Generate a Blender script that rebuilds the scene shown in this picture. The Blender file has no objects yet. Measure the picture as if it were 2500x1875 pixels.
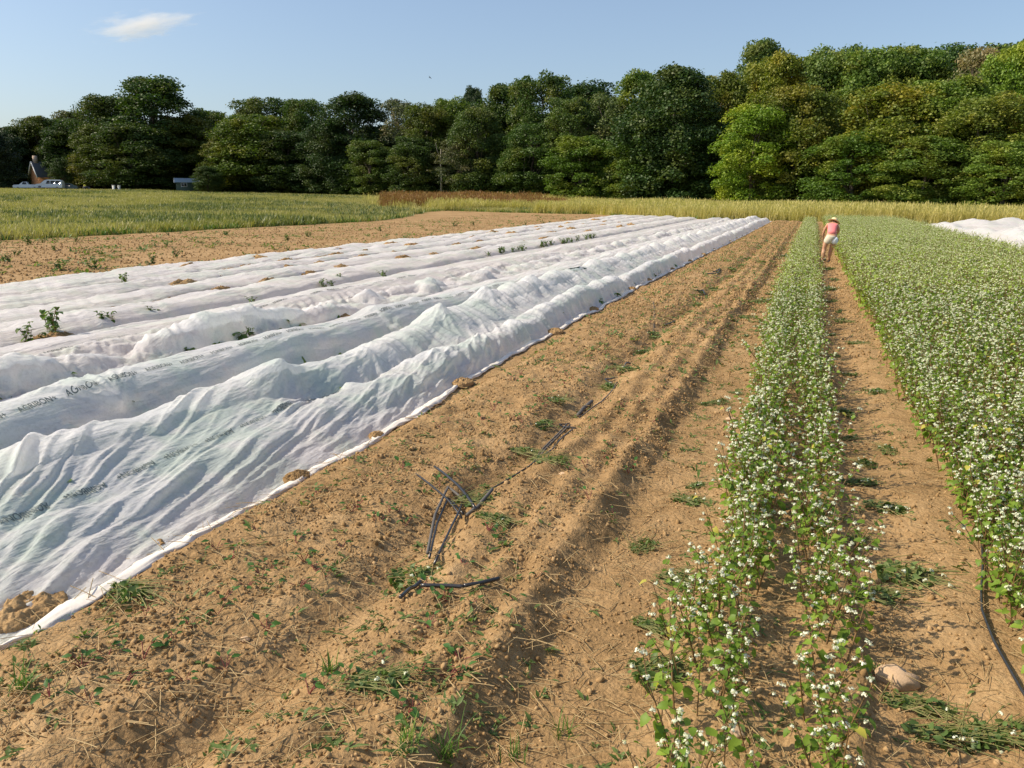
import bpy, math, random
import numpy as np
from mathutils import Vector, Matrix
R = math.radians
random.seed(7)
rng = np.random.default_rng(7)
scene = bpy.context.scene
COL = scene.collection

# ------------------------------------------------------------------ camera
CAM_H, PITCH, YAW, ROLL, FPX = 1.8, 12.75, 19.65, 0.45, 2000.0
cam_data = bpy.data.cameras.new('camera')
cam_data.sensor_fit = 'HORIZONTAL'
cam_data.sensor_width = 36.0
cam_data.lens = 36.0 * FPX / 2500.0
cam_data.clip_start = 0.05
cam_data.clip_end = 9000
cam = bpy.data.objects.new('camera', cam_data)
COL.objects.link(cam)
_p, _y, _r = R(PITCH), R(YAW), R(ROLL)
_f = Vector((-math.sin(_y) * math.cos(_p), math.cos(_y) * math.cos(_p), -math.sin(_p)))
_rt = Vector((math.cos(_y), math.sin(_y), 0))
_up = _rt.cross(_f)
_rt2 = _rt * math.cos(_r) + _up * math.sin(_r)
_up2 = -_rt * math.sin(_r) + _up * math.cos(_r)
cam.matrix_world = Matrix(((_rt2.x, _up2.x, -_f.x, 0), (_rt2.y, _up2.y, -_f.y, 0),
                           (_rt2.z, _up2.z, -_f.z, CAM_H), (0, 0, 0, 1)))
scene.camera = cam

# ------------------------------------------------------------------ light
SUN_EL, SUN_AZ = 41.0, -112.0           # azimuth from +Y, clockwise
sdir = Vector((math.sin(R(SUN_AZ)) * math.cos(R(SUN_EL)), math.cos(R(SUN_AZ)) * math.cos(R(SUN_EL)), math.sin(R(SUN_EL))))
world = bpy.data.worlds.new('World')
scene.world = world
world.use_nodes = True
wn = world.node_tree.nodes
sky = wn.new('ShaderNodeTexSky')
sky.sky_type = 'NISHITA'
sky.sun_disc = False
sky.sun_elevation = R(SUN_EL)
sky.sun_rotation = R(SUN_AZ)
sky.air_density = 1.0
sky.dust_density = 1.8
sky.ozone_density = 3.0
haze_mix = wn.new('ShaderNodeMix'); haze_mix.data_type = 'RGBA'       # thin even summer haze over the clear sky
haze_mix.inputs[0].default_value = 0.16; haze_mix.inputs[7].default_value = (3.1, 3.45, 3.8, 1)
world.node_tree.links.new(sky.outputs[0], haze_mix.inputs[6])
world.node_tree.links.new(haze_mix.outputs[2], wn['Background'].inputs[0])
wn['Background'].inputs[1].default_value = 0.13
sun_d = bpy.data.lights.new('sun', 'SUN')
sun_d.energy = 4.4
sun_d.angle = R(0.5)
sun_d.color = (1.0, 0.87, 0.69)
sun = bpy.data.objects.new('sun', sun_d)
sun.rotation_euler = sdir.to_track_quat('Z', 'Y').to_euler()
COL.objects.link(sun)
scene.view_settings.view_transform = 'Standard'
scene.view_settings.look = 'None'
scene.view_settings.gamma = 1.0
scene.view_settings.exposure = 0.35
scene.cycles.max_bounces = 6
scene.cycles.diffuse_bounces = 3
scene.cycles.glossy_bounces = 2
scene.cycles.transmission_bounces = 3
scene.cycles.transparent_max_bounces = 12
scene.cycles.use_denoising = True

# ------------------------------------------------------------------ helpers
def tag(o, label=None, cat=None, group=None, kind=None):
    if label: o['label'] = label
    if cat: o['category'] = cat
    if group: o['group'] = group
    if kind or cat: o['kind'] = kind or 'thing'
    return o

def mesh_data(name, V, F, mat=None, smooth=False):
    """V (n,3); F (m,k) array or list of arrays of equal-size faces"""
    V = np.asarray(V, dtype=np.float32).reshape(-1, 3)
    Fs = F if isinstance(F, list) else [F]
    Fs = [np.asarray(f, dtype=np.int32) for f in Fs if len(f)]
    me = bpy.data.meshes.new(name)
    me.vertices.add(len(V)); me.vertices.foreach_set('co', V.ravel())
    loops = np.concatenate([f.ravel() for f in Fs]); tot = np.concatenate([np.full(len(f), f.shape[1], np.int32) for f in Fs])
    st = np.concatenate([[0], np.cumsum(tot)[:-1]]).astype(np.int32)
    me.loops.add(len(loops)); me.loops.foreach_set('vertex_index', loops)
    me.polygons.add(len(tot)); me.polygons.foreach_set('loop_start', st)
    me.polygons.foreach_set('loop_total', tot)
    if smooth: me.polygons.foreach_set('use_smooth', np.ones(len(tot), bool))
    if mat: me.materials.append(mat)
    me.update(calc_edges=True)
    return me

def obj(name, me, parent=None, loc=None):
    o = bpy.data.objects.new(name, me)
    COL.objects.link(o)
    if parent: o.parent = parent
    if loc is not None: o.location = loc
    return o

def empty(name, loc=(0, 0, 0), rz=0.0):
    o = bpy.data.objects.new(name, None)
    o.empty_display_size = 0.2
    COL.objects.link(o)
    o.location = loc
    o.rotation_euler = (0, 0, rz)
    return o

def attr(me, name, data, typ='FLOAT', dom='POINT'):
    a = me.attributes.new(name, typ, dom)
    data = np.asarray(data, dtype=np.int32 if typ == 'INT' else np.float32)
    a.data.foreach_set('vector' if typ == 'FLOAT_VECTOR' else 'value', data.ravel())

class MB:
    """collects pieces of geometry to be written as one mesh"""
    def __init__(s): s.v = []; s.q = []; s.t = []; s.n = 0
    def add(s, V, Q=None, T=None):
        V = np.asarray(V, float).reshape(-1, 3)
        if Q is not None and len(Q): s.q.append(np.asarray(Q) + s.n)
        if T is not None and len(T): s.t.append(np.asarray(T) + s.n)
        s.v.append(V); s.n += len(V)
        return s
    def box(s, x0, x1, y0, y1, z0, z1):
        V = [(x, y, z) for z in (z0, z1) for y in (y0, y1) for x in (x0, x1)]
        return s.add(V, [(0, 2, 3, 1), (4, 5, 7, 6), (0, 1, 5, 4), (2, 6, 7, 3), (0, 4, 6, 2), (1, 3, 7, 5)])
    def tube(s, P, rad, n=6, cap=True):
        P = np.asarray(P, float); m = len(P)
        rad = np.full(m, rad) if np.isscalar(rad) else np.asarray(rad)
        T = np.gradient(P, axis=0) if m > 2 else np.repeat((P[1:] - P[:1]), m, 0)
        T /= np.linalg.norm(T, axis=1)[:, None] + 1e-9
        ref = np.array([0, 0, 1.0]) if abs(T[:, 2]).mean() < .8 else np.array([1.0, 0, 0])
        A = np.cross(T, ref); A /= np.linalg.norm(A, axis=1)[:, None] + 1e-9
        B = np.cross(T, A)
        an = np.linspace(0, 2 * np.pi, n, endpoint=False)
        V = P[:, None] + rad[:, None, None] * (A[:, None] * np.cos(an)[None, :, None] + B[:, None] * np.sin(an)[None, :, None])
        i = np.arange(m - 1)[:, None] * n; k = np.arange(n)[None]; k2 = (k + 1) % n
        Q = np.stack([i + k, i + k2, i + n + k2, i + n + k], -1).reshape(-1, 4)
        V = V.reshape(-1, 3); T3 = []
        if cap:
            c0, c1 = len(V), len(V) + 1
            V = np.vstack([V, P[0], P[-1]])
            for a in range(n):
                b = (a + 1) % n
                T3 += [(c0, b, a), (c1, (m - 1) * n + a, (m - 1) * n + b)]
        return s.add(V, Q, T3)
    def data(s, name, mat, smooth=False):
        F = []
        if s.q: F.append(np.concatenate(s.q))
        if s.t: F.append(np.concatenate(s.t))
        return mesh_data(name, np.concatenate(s.v), F, mat, smooth)
    def build(s, name, mat, parent=None, smooth=False, loc=None):
        return obj(name, s.data(name, mat, smooth), parent, loc)

# ---- gradient noise
_perm = np.random.default_rng(3).permutation(256); _perm = np.concatenate([_perm, _perm, _perm])
_ga = np.random.default_rng(4).uniform(0, 2 * np.pi, 256); _gx, _gy = np.cos(_ga), np.sin(_ga)
def noise(x, y, seed=0):
    x = np.asarray(x, float) + seed * 17.31; y = np.asarray(y, float) - seed * 9.77
    xi = np.floor(x).astype(np.int64); yi = np.floor(y).astype(np.int64)
    fx, fy = x - xi, y - yi
    u = fx * fx * fx * (fx * (fx * 6 - 15) + 10); v = fy * fy * fy * (fy * (fy * 6 - 15) + 10)
    def g(ix, iy, dx, dy):
        h = _perm[_perm[ix & 255] + (iy & 255)]
        return _gx[h] * dx + _gy[h] * dy
    a = g(xi, yi, fx, fy); b = g(xi + 1, yi, fx - 1, fy); c = g(xi, yi + 1, fx, fy - 1); d = g(xi + 1, yi + 1, fx - 1, fy - 1)
    return 1.5 * ((a + (b - a) * u) * (1 - v) + (c + (d - c) * u) * v)
def fbm(x, y, o=4, seed=0, g=.5):
    r = 0; a = 1.0
    for i in range(o):
        r = r + a * noise(x * 2 ** i, y * 2 ** i, seed + i); a *= g
    return r
def sstep(a, b, x):
    t = np.clip((np.asarray(x, float) - a) / (b - a), 0, 1)
    return t * t * (3 - 2 * t)

# ---- node helpers
def new_mat(name):
    m = bpy.data.materials.new(name); m.use_nodes = True
    nt = m.node_tree; nt.nodes.clear()
    out = nt.nodes.new('ShaderNodeOutputMaterial')
    return m, nt, out
class N:
    def __init__(s, nt): s.nt = nt
    def __call__(s, typ, ins=None, **kw):
        n = s.nt.nodes.new('ShaderNode' + typ)
        for k, v in kw.items(): setattr(n, k, v)
        for k, v in (ins or {}).items():
            if isinstance(v, bpy.types.NodeSocket): s.nt.links.new(v, n.inputs[k])
            else: n.inputs[k].default_value = v
        return n
    def math(s, op, a, b=0.0, c=None, clamp=False):
        n = s.nt.nodes.new('ShaderNodeMath'); n.operation = op; n.use_clamp = clamp
        for i, v in enumerate([a, b] + ([c] if c is not None else [])):
            if isinstance(v, bpy.types.NodeSocket): s.nt.links.new(v, n.inputs[i])
            else: n.inputs[i].default_value = v
        return n.outputs[0]
    def mix(s, f, a, b, blend='MIX'):
        n = s.nt.nodes.new('ShaderNodeMix'); n.data_type = 'RGBA'; n.blend_type = blend
        for i, v in ((0, f), (6, a), (7, b)):
            if isinstance(v, bpy.types.NodeSocket): s.nt.links.new(v, n.inputs[i])
            else: n.inputs[i].default_value = v if i == 0 or len(v) == 4 else (*v, 1)
        return n.outputs[2]
    def ramp(s, f, stops, interp='LINEAR'):
        n = s.nt.nodes.new('ShaderNodeValToRGB'); n.color_ramp.interpolation = interp
        s.nt.links.new(f, n.inputs[0]); e = n.color_ramp.elements
        while len(e) < len(stops): e.new(0.5)
        for k, (p, c) in enumerate(stops):
            e[k].position = p; e[k].color = (*c, 1) if not np.isscalar(c) else (c, c, c, 1)
        return n.outputs[0]
    def tex(s, scale, detail=3, rough=.5, vec=None, kind='Noise', **kw):
        n = s.nt.nodes.new('ShaderNodeTex' + kind)
        for k, v in kw.items(): setattr(n, k, v)
        n.inputs['Scale'].default_value = scale
        if kind == 'Noise':
            n.inputs['Detail'].default_value = detail; n.inputs['Roughness'].default_value = rough
        if vec is not None: s.nt.links.new(vec, n.inputs['Vector'])
        return n
    def link(s, a, b): s.nt.links.new(a, b)

def simple_mat(name, col, rough=.6, metal=0.0, spec=.5, var=.15, scale=8, bump=0.0, coat=0.0):
    m, nt, out = new_mat(name); n = N(nt)
    pos = n('NewGeometry').outputs['Position']
    t = n.tex(scale, 4, .6, pos)
    c = n.mix(t.outputs[0], tuple(np.clip(np.array(col) * (1 - var), 0, 1)), tuple(np.clip(np.array(col) * (1 + var), 0, 1)))
    b = n('BsdfPrincipled', {'Base Color': c, 'Roughness': rough, 'Metallic': metal, 'Specular IOR Level': spec, 'Coat Weight': coat})
    if bump:
        t2 = n.tex(scale * 6, 4, .6, pos)
        bp = n('Bump', {'Height': t2.outputs[0], 'Strength': .5, 'Distance': bump})
        n.link(bp.outputs[0], b.inputs['Normal'])
    n.link(b.outputs[0], out.inputs[0])
    return m

def leaf_mat(name, cols, trans=.35, rough=.5, island=True, patch=0.0, patch_cols=None, spec=.3, objcol=False, patch_scale=.02):
    """foliage; cols = dark, mid, light; varied per leaf, per instance and by position"""
    m, nt, out = new_mat(name); n = N(nt)
    geo = n('NewGeometry'); oi = n('ObjectInfo')
    f = geo.outputs['Random Per Island'] if island else oi.outputs['Random']
    f2 = n.math('ADD', n.math('MULTIPLY', f, .7), n.math('MULTIPLY', oi.outputs['Random'], .3))
    c = n.ramp(f2, [(0, cols[0]), (.5, cols[1]), (1, cols[2])])
    if objcol:
        tt_ = n.tex(.22, 2, .5, geo.outputs['Position']).outputs[0]
        c = n.mix(n.ramp(tt_, [(.5, 0.0), (.66, .45)]), c, (cols[2][0] * 1.7, cols[2][1] * 1.15, cols[2][2]))
    if patch:
        t = n.tex(patch_scale, 3, .6, oi.outputs['Location'] if patch == 1 else geo.outputs['Position'])
        fac = n.ramp(t.outputs[0], [(.38, 0.0), (.53, 1.0)])
        c = n.mix(fac, c, n.ramp(f2, [(0, patch_cols[0]), (1, patch_cols[1])]))
    if objcol:
        c = n.mix(1.0, c, oi.outputs['Color'], 'MULTIPLY')
    b = n('BsdfPrincipled', {'Base Color': c, 'Roughness': rough, 'Specular IOR Level': spec})
    tr = n('BsdfTranslucent', {'Color': n.mix(1.0, c, (1.0, 1.15, .45), 'MULTIPLY')})
    mx = n('MixShader', {0: trans, 1: b.outputs[0], 2: tr.outputs[0]})
    n.link(mx.outputs[0], out.inputs[0])
    return m

# ------------------------------------------------------------------ terrain
COVER_END = 73.0
def terrain(x, y):
    d = np.hypot(x, y); az = np.degrees(np.arctan2(-np.asarray(x, float), y))   # left positive
    w = sstep(-5, 45, az)
    return (2.3 * w + 0.35) * sstep(55, 200, d) + .15 * fbm(np.asarray(x) * .02, np.asarray(y) * .02, 2, 5) * sstep(30, 80, d)
def wob(y, s, a=.05, f=.25):
    return a * noise(np.asarray(y) * f, np.asarray(y) * 0 + 3.3, s)
def grass_edge_mask(x, y):
    """1 on the meadow, 0 on ploughed soil"""
    x = np.asarray(x, float); y = np.asarray(y, float)
    e = .5 * noise(x * .3, y * .3, 2)
    left = sstep(0, .6, -(x + 30.2 + .055 * (y - 24) - e * .8) + sstep(55, 90, y) * -7.0)
    yb = 75.5 + np.clip((-x - 9) / 14, 0, 1) * 14
    far = sstep(0, .8, y - yb + e)
    return np.maximum(left, far)
def rough_mask(x, y):
    x = np.asarray(x, float)
    r = .35 + .0 * x
    r = np.where((x > -2.75) & (x < -1.85), 1.0, r); r = np.where((x > -1.6) & (x < -.9), 1.0, r)
    r = np.where((x > -.3) & (x < .45), .7, r); r = np.where((x >= .45) & (x < .95), .22, r); r = np.where(x > 1.0, .6, r)
    r = np.where(x < -15, .8, r)
    return r
def height(x, y, fine=True):
    x = np.asarray(x, float); y = np.asarray(y, float)
    z = terrain(x, y)
    xx = x + wob(y, 11, .07) + .05 * noise(x * .9, y * .9, 12) + .018 * noise(x * 4, y * 5, 13)
    near = 1 - grass_edge_mask(x, y)
    b = np.zeros_like(z)
    b += .10 * sstep(-3.0, -2.75, xx) * (1 - sstep(-2.05, -1.72, xx))          # bed with seedlings beside cover
    b += .105 * sstep(-1.80, -1.50, xx) * (1 - sstep(-1.06, -.84, xx))           # raked bed
    b += .013 * np.cos((xx + 1.25) * 2 * np.pi / .21) * sstep(-1.6, -1.45, xx) * (1 - sstep(-1.05, -.95, xx))
    b += .05 * sstep(-.5, -.2, xx) * (1 - sstep(.28, .36, xx))
    b -= .02 * np.exp(-((xx - .07) / .07) ** 2)
    b += .05 * sstep(.5, .8, xx)
    b += .03 * np.cos((xx - 1.0) * 2 * np.pi / .62) * sstep(.9, 1.1, xx) * (1 - sstep(7, 8, xx))
    rm = rough_mask(xx, y)
    b += .028 * fbm(x * 1.3, y * 1.1, 3, 21) * (.4 + rm)
    if fine:
        n1 = fbm(x * 7, y * 6, 3, 31); n2 = fbm(x * 22, y * 20, 2, 41)
        b += rm * (.020 * np.maximum(n1, -.3) + .011 * np.abs(n2)) + .004 * n2
    return z + b * near * (1 - .3 * sstep(20, 60, y))
def axis_pts(lo, hi, fine_lo, fine_hi, d, g):
    a = list(np.arange(fine_lo, fine_hi, d)); s = d; x = a[-1]
    while x < hi: s *= g; x += s; a.append(x)
    s = d; x = fine_lo; b = []
    while x > lo: s *= g; x -= s; b.append(x)
    return np.array(b[::-1] + a)
def grid_faces(ny, nx):
    j, i = np.mgrid[0:ny - 1, 0:nx - 1]; k = (j * nx + i).ravel()
    return np.stack([k, k + 1, k + nx + 1, k + nx], 1)

# soil / meadow ground material
m, nt, out = new_mat('ground_soil'); n = N(nt)
pos = n('NewGeometry').outputs['Position']
big = n.tex(.35, 3, .6, pos).outputs[0]; mid = n.tex(4.0, 5, .65, pos).outputs[0]; fin = n.tex(45.0, 5, .7, pos).outputs[0]
mixf = n.math('ADD', n.math('MULTIPLY', big, .35), n.math('ADD', n.math('MULTIPLY', mid, .4), n.math('MULTIPLY', fin, .25)))
soil = n.ramp(mixf, [(.36, (.205, .125, .052)), (.5, (.35, .222, .102)), (.64, (.465, .315, .16))])
mask = n('Attribute', attribute_name='meadow').outputs['Fac']
gtex = n.tex(.08, 4, .6, pos).outputs[0]
gcol = n.ramp(gtex, [(.4, (.15, .17, .04)), (.6, (.27, .25, .07))])
col = n.mix(mask, soil, gcol)
bs = n('BsdfPrincipled', {'Base Color': col, 'Roughness': .95, 'Specular IOR Level': .15})
vor = n.tex(26.0, kind='Voronoi', vec=pos); vor.inputs['Detail'].default_value = 1.0
vor2 = n.tex(70.0, kind='Voronoi', vec=pos)
hgt = n.math('ADD', n.math('MULTIPLY', n.math('SUBTRACT', 1.0, vor.outputs['Distance']), .5),
             n.math('ADD', n.math('MULTIPLY', fin, .8), n.math('MULTIPLY', n.math('SUBTRACT', 1.0, vor2.outputs['Distance']), .25)))
bp = n('Bump', {'Height': hgt, 'Strength': .8, 'Distance': .018})
n.link(bp.outputs[0], bs.inputs['Normal']); n.link(bs.outputs[0], out.inputs[0])
MAT_SOIL = m

gx = axis_pts(-3500, 3500, -3.6, 2.6, .02, 1.022)
gy = axis_pts(-60, 4500, 1.3, 8.0, .02, 1.011)
GX, GY = np.meshgrid(gx, gy)
GZ = height(GX, GY)
GZ += 25 * sstep(400, 2500, np.hypot(GX, GY)) * 0
me = mesh_data('ground', np.stack([GX, GY, GZ], -1), grid_faces(len(gy), len(gx)), MAT_SOIL, True)
attr(me, 'meadow', grass_edge_mask(GX, GY))
tag(obj('ground', me), 'brown ploughed soil running into the meadow', 'ground', kind='structure')

# ------------------------------------------------------------------ row covers
# fabric material: thin white non-woven fleece, leaves press against it from below
m, nt, out = new_mat('fleece'); n = N(nt)
pos = n('NewGeometry').outputs['Position']
t1 = n.tex(1.6, 4, .6, pos).outputs[0]; t2 = n.tex(38.0, 4, .75, pos).outputs[0]; t3 = n.tex(9.0, 3, .6, pos).outputs[0]
base = n.ramp(t1, [(.40, (.89, .90, .94)), (.5, (.90, .92, .93)), (.60, (.78, .88, .84))])
fib = n.ramp(t2, [(.36, .80), (.52, 1.0)])
c = n.mix(1.0, base, fib, 'MULTIPLY')
spots = n.ramp(n.math('ADD', n.math('MULTIPLY', t3, .5), n.math('MULTIPLY', t2, .5)), [(.585, 0.0), (.65, 1.0)])
c = n.mix(n.math('MULTIPLY', spots, .5), c, (.42, .52, .48))
bs = n('BsdfPrincipled', {'Base Color': c, 'Roughness': .75, 'Specular IOR Level': .25, 'Sheen Weight': .15})
mp = n('Mapping', {'Vector': pos, 'Scale': (34, 5.5, 20), 'Rotation': (0, 0, .12)})
t5 = n.tex(1.0, 3, .6, mp.outputs[0]).outputs[0]
mp2 = n('Mapping', {'Vector': pos, 'Scale': (11, 2.2, 8), 'Rotation': (0, 0, .30)})
t6 = n.tex(1.0, 2, .5, mp2.outputs[0]).outputs[0]
rg = n.math('ADD', n.math('MULTIPLY', n.math('ABSOLUTE', n.math('SUBTRACT', t5, .5)), -.8), n.math('ADD', n.math('MULTIPLY', n.math('ABSOLUTE', n.math('SUBTRACT', t6, .5)), -2.0), n.math('MULTIPLY', t2, .10)))
bpn = n('Bump', {'Height': rg, 'Strength': .75, 'Distance': .022}); n.link(bpn.outputs[0], bs.inputs['Normal'])
tr = n('BsdfTranslucent', {'Color': (.97, .97, .95, 1)})
mx = n('MixShader', {0: .42, 1: bs.outputs[0], 2: tr.outputs[0]})
tp = n('BsdfTransparent', {'Color': (1, 1, 1, 1)})
mx2 = n('MixShader', {0: .17, 1: mx.outputs[0], 2: tp.outputs[0]})
n.link(mx2.outputs[0], out.inputs[0])
MAT_FLEECE = m


def hump(x, c, w, h): return h * np.exp(-np.abs((x - c) / w) ** 2.4)
def interp(xs, ys_): return lambda y: np.interp(y, xs, ys_)
def ridge(a, b, seed, k=1.6):
    """taut folds: sharp crest lines along b, scooped between; about 0..1"""
    w = .5 * noise(a * .25, b * .5, seed + 7)
    return np.clip(1 - np.abs(noise(a + w, b, seed)) * 2.0, 0, 1) ** k
def folds(s, t, wl, seed, stretch=9.0):
    """s across the folds, t along them, in metres"""
    r = .75 * ridge(s / wl, t / (wl * stretch), seed) + .5 * ridge(s / wl * 2.2, t / (wl * stretch), seed + 1) + .27 * ridge(s / wl * 4.6, t / (wl * stretch * .8), seed + 2)
    return r * (.45 + .7 * np.clip(noise(s / wl * .3, t / (wl * stretch * .6), seed + 3) + .5, 0, 1.4))
def crumple(x, y, wl, seed):
    r = 0; a = 1.0
    for k in range(3):
        q = 2 ** k / wl; r = r + a * (1 - 2 * np.abs(noise(x * q + .3 * noise(x * q, y * q, seed + 9), y * q, seed + k))); a *= .5
    return r * .5
def fan(x, y, cx, cy, r0, amp, seed, nf=3.2):
    """creases radiating from a point where the sheet is pinched or propped"""
    dx, dy = x - cx, y - cy; r = np.hypot(dx, dy) + 1e-4; a = np.arctan2(dy, dx)
    return amp * (r / r0) * np.exp(1 - r / r0) * (ridge(np.cos(a) * nf + 5, np.sin(a) * nf + r * .3, seed, 1.3) + .4 * ridge(np.cos(a) * nf * 2.2, np.sin(a) * nf * 2.2, seed + 1, 1.3))
def creases(X, Y, segs):
    """taut creases: straight sharp ridges that taper out at both ends; segs rows: x0, y0, x1, y1, width, height"""
    D = np.zeros_like(X); ys_ = Y[:, 0]
    for x0, y0, x1, y1, w, A in segs:
        L = math.hypot(x1 - x0, y1 - y0) + 1e-6; tx, ty = (x1 - x0) / L, (y1 - y0) / L
        m_ = 5 * w; a = np.searchsorted(ys_, min(y0, y1) - m_); b = np.searchsorted(ys_, max(y0, y1) + m_)
        if b <= a: continue
        dx = X[a:b] - x0; dy = Y[a:b] - y0
        u = (dx * tx + dy * ty) / L; d = dx * ty - dy * tx
        d = d + .10 * w * np.sin(u * 7 + x0 * 50)
        k = np.sqrt(np.clip(np.sin(np.pi * np.clip(u, 0, 1)), 0, 1))
        D[a:b] += A * k * np.exp(-np.sqrt((d / w) ** 2 + .12) * np.where(d > 0, 1.0, 1.6))
    return D
def cover_ys(y0, y1, d0, g):
    a = [y0]
    while a[-1] < y1: a.append(a[-1] + max(d0, g * (a[-1])))
    return np.array(a)
def sheet(xr, xl, ys, dx, base, disp):
    """xr/xl right and left seam as functions of y; base(x,y,f) rest height, disp(x,y,f) folds pushed out along the normal"""
    W = float(abs(xl(5.0) - xr(5.0))); nx = int(W / dx)
    f = np.linspace(0, 1, nx)
    Y, Fr = np.meshgrid(ys, f, indexing='ij')
    X = xr(Y) * (1 - Fr) + xl(Y) * Fr
    Z = base(X, Y, Fr) + .012
    P = np.stack([X, Y, Z], -1)
    du = np.gradient(P, axis=1); dv = np.gradient(P, axis=0)
    Nn = np.cross(dv, du); Nn /= np.linalg.norm(Nn, axis=-1)[..., None] + 1e-9
    edge = sstep(0, .05, Fr) * sstep(0, .05, 1 - Fr)
    return P + Nn * (disp(X, Y, Fr) * edge)[..., None]
def cover_obj(P, name, label):
    me = mesh_data(name, P, grid_faces(P.shape[0], P.shape[1])[:, ::-1], MAT_FLEECE, True)
    return tag(obj(name, me), label, 'row cover', 'white row covers laid over the beds')

edge1 = interp([1.5, 2.2, 3, 4.25, 5.7, 7.8, 11.6, 19.3, 73], [-2.80, -2.85, -2.87, -2.98, -2.98, -3.16, -3.25, -3.32, -3.18])
seam12 = interp([1, 9, 14, 75], [-4.72, -4.80, -4.95, -4.80])
seam23 = interp([1, 7, 11, 14, 75], [-6.38, -6.55, -6.5, -6.25, -6.2])
PEAKS = [(-4.02, 5.63, .15, .36), (-4.33, 9.4, .12, .5), (-3.98, 7.0, .05, .3), (-4.4, 11.2, .12, .4), (-4.05, 3.3, .03, .5), (-3.72, 6.1, .07, .14)] + \
        [(-4.45 + .06 * math.sin(k * 2.1), 12.4 + 1.05 * k + .3 * math.sin(k * 4.4), .07 + .05 * math.sin(k * 1.7), .42) for k in range(56)]
def c1(y): return -4.14 - .28 * sstep(6, 11, y)
def base1(x, y, f):
    g = height(x, y, False); far = sstep(8, 13, y)
    lump = .88 + .16 * fbm(y * .7, x * 1.2, 1, 51)
    s = hump(x, c1(y), .36, .36 + .08 * far) * lump
    s = np.maximum(s, hump(x, -3.50 - .12 * far, .30, .22 + .07 * far) * (.85 + .35 * fbm(y * .7, x * 1.2, 2, 52)))
    e_ = edge1(y); sl = np.clip((e_ - x) / (e_ - c1(y)), 0, 1)
    nr_ = 1 - sstep(5.0, 6.2, y)
    s = np.maximum(s, (nr_ * .30 * sl ** .8 + (1 - nr_) * sstep(6, 10, y) * .36 * sl ** 1.05) * (x > c1(y)))
    s = np.maximum(s, .07)
    for px, py, ph, pr in PEAKS:
        d = np.hypot(x - px, (y - py) * .8); s = s + ph * np.maximum(0, 1 - d / pr) ** 1.4
    s += .010 * fbm(x * 2, y * 2, 2, 53)
    return g + s * sstep(0, .14, f) * sstep(0, .12, 1 - f)
def disp1(x, y, f):
    far = sstep(6.5, 9.5, y); r = np.random.default_rng(61); segs = []
    # long taut creases fanning from the near corner of the sheet
    for k in range(120):
        an = r.uniform(.00, .62) ** 1.0; r0 = .5 + 3.6 * r.random(); L = r.uniform(.5, 2.3)
        ox, oy = -2.72 - .25 * an, 1.35
        x0, y0 = ox - math.sin(an) * r0, oy + math.cos(an) * r0; an2 = an + r.normal(0, .05)
        segs.append((x0, y0, x0 - math.sin(an2) * L, y0 + math.cos(an2) * L, r.uniform(.011, .026), r.uniform(.011, .030) * (1.0 if an > .12 else .7)))
    # fine pleats running up from the edge and turning into the far folds
    for k in range(110):
        y0 = r.uniform(4.6, 9.5); x0 = float(edge1(y0)) - r.uniform(.0, .35); an = r.uniform(.05, .30) + .35 * float(sstep(6.5, 9.5, y0)); L = r.uniform(.4, 1.3)
        segs.append((x0, y0, x0 - math.sin(an) * L, y0 + math.cos(an) * L, r.uniform(.009, .022), r.uniform(.010, .026)))
    # creases from the peak and the pinched humps
    for px, py, ph, pr in PEAKS[:4]:
        for k in range(15):
            an = r.uniform(-.4, 3.3); L = r.uniform(.3, .8)
            segs.append((px, py, px + math.cos(an) * L, py - math.sin(an) * L * 1.2 + .1, r.uniform(.015, .035), r.uniform(.01, .028)))
    # far part: pleats hanging from the hump down into the valley, and over the front hump
    y0 = 6.4
    while y0 < COVER_END - 1:
        sp = r.uniform(.10, .30) * (1 + .015 * y0); y0 += sp; c_ = float(c1(y0)); g_ = min(1, .35 + .12 * (y0 - 6))
        wv = .6 + .6 * abs(math.sin(y0 * .7)) 
        segs.append((c_ - .02, y0, c_ + r.uniform(.35, .62), y0 - r.uniform(.05, .32), sp * r.uniform(.22, .42), g_ * wv * sp * r.uniform(.14, .30)))
        if r.random() < .5: segs.append((c_ + .05, y0, c_ - r.uniform(.3, .5), y0 - r.uniform(-.1, .25), sp * .3, g_ * wv * sp * r.uniform(.1, .2)))
        segs.append((-3.78 + r.uniform(-.05, .1), y0 + r.uniform(0, .2), float(edge1(y0)) + .02, y0 - r.uniform(.05, .30), sp * r.uniform(.2, .38), g_ * sp * r.uniform(.14, .30)))
    d = creases(x, y, segs)
    d = d + (1 - far) * .010 * folds(.91 * x + .41 * y, -.41 * x + .91 * y, .22, 61, 16) + far * .02 * folds(y + .35 * x, x * 1.2, .5, 67, 5)
    return d + .002 * crumple(x, y, .10, 75)
ys1 = cover_ys(2.1, COVER_END, .010, .0026)
P1 = sheet(edge1, seam12, ys1, .0105, base1, disp1)
cover_obj(P1, 'row_cover', 'nearest white fleece cover, two humped, with gathered edge along the bare soil')

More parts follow.
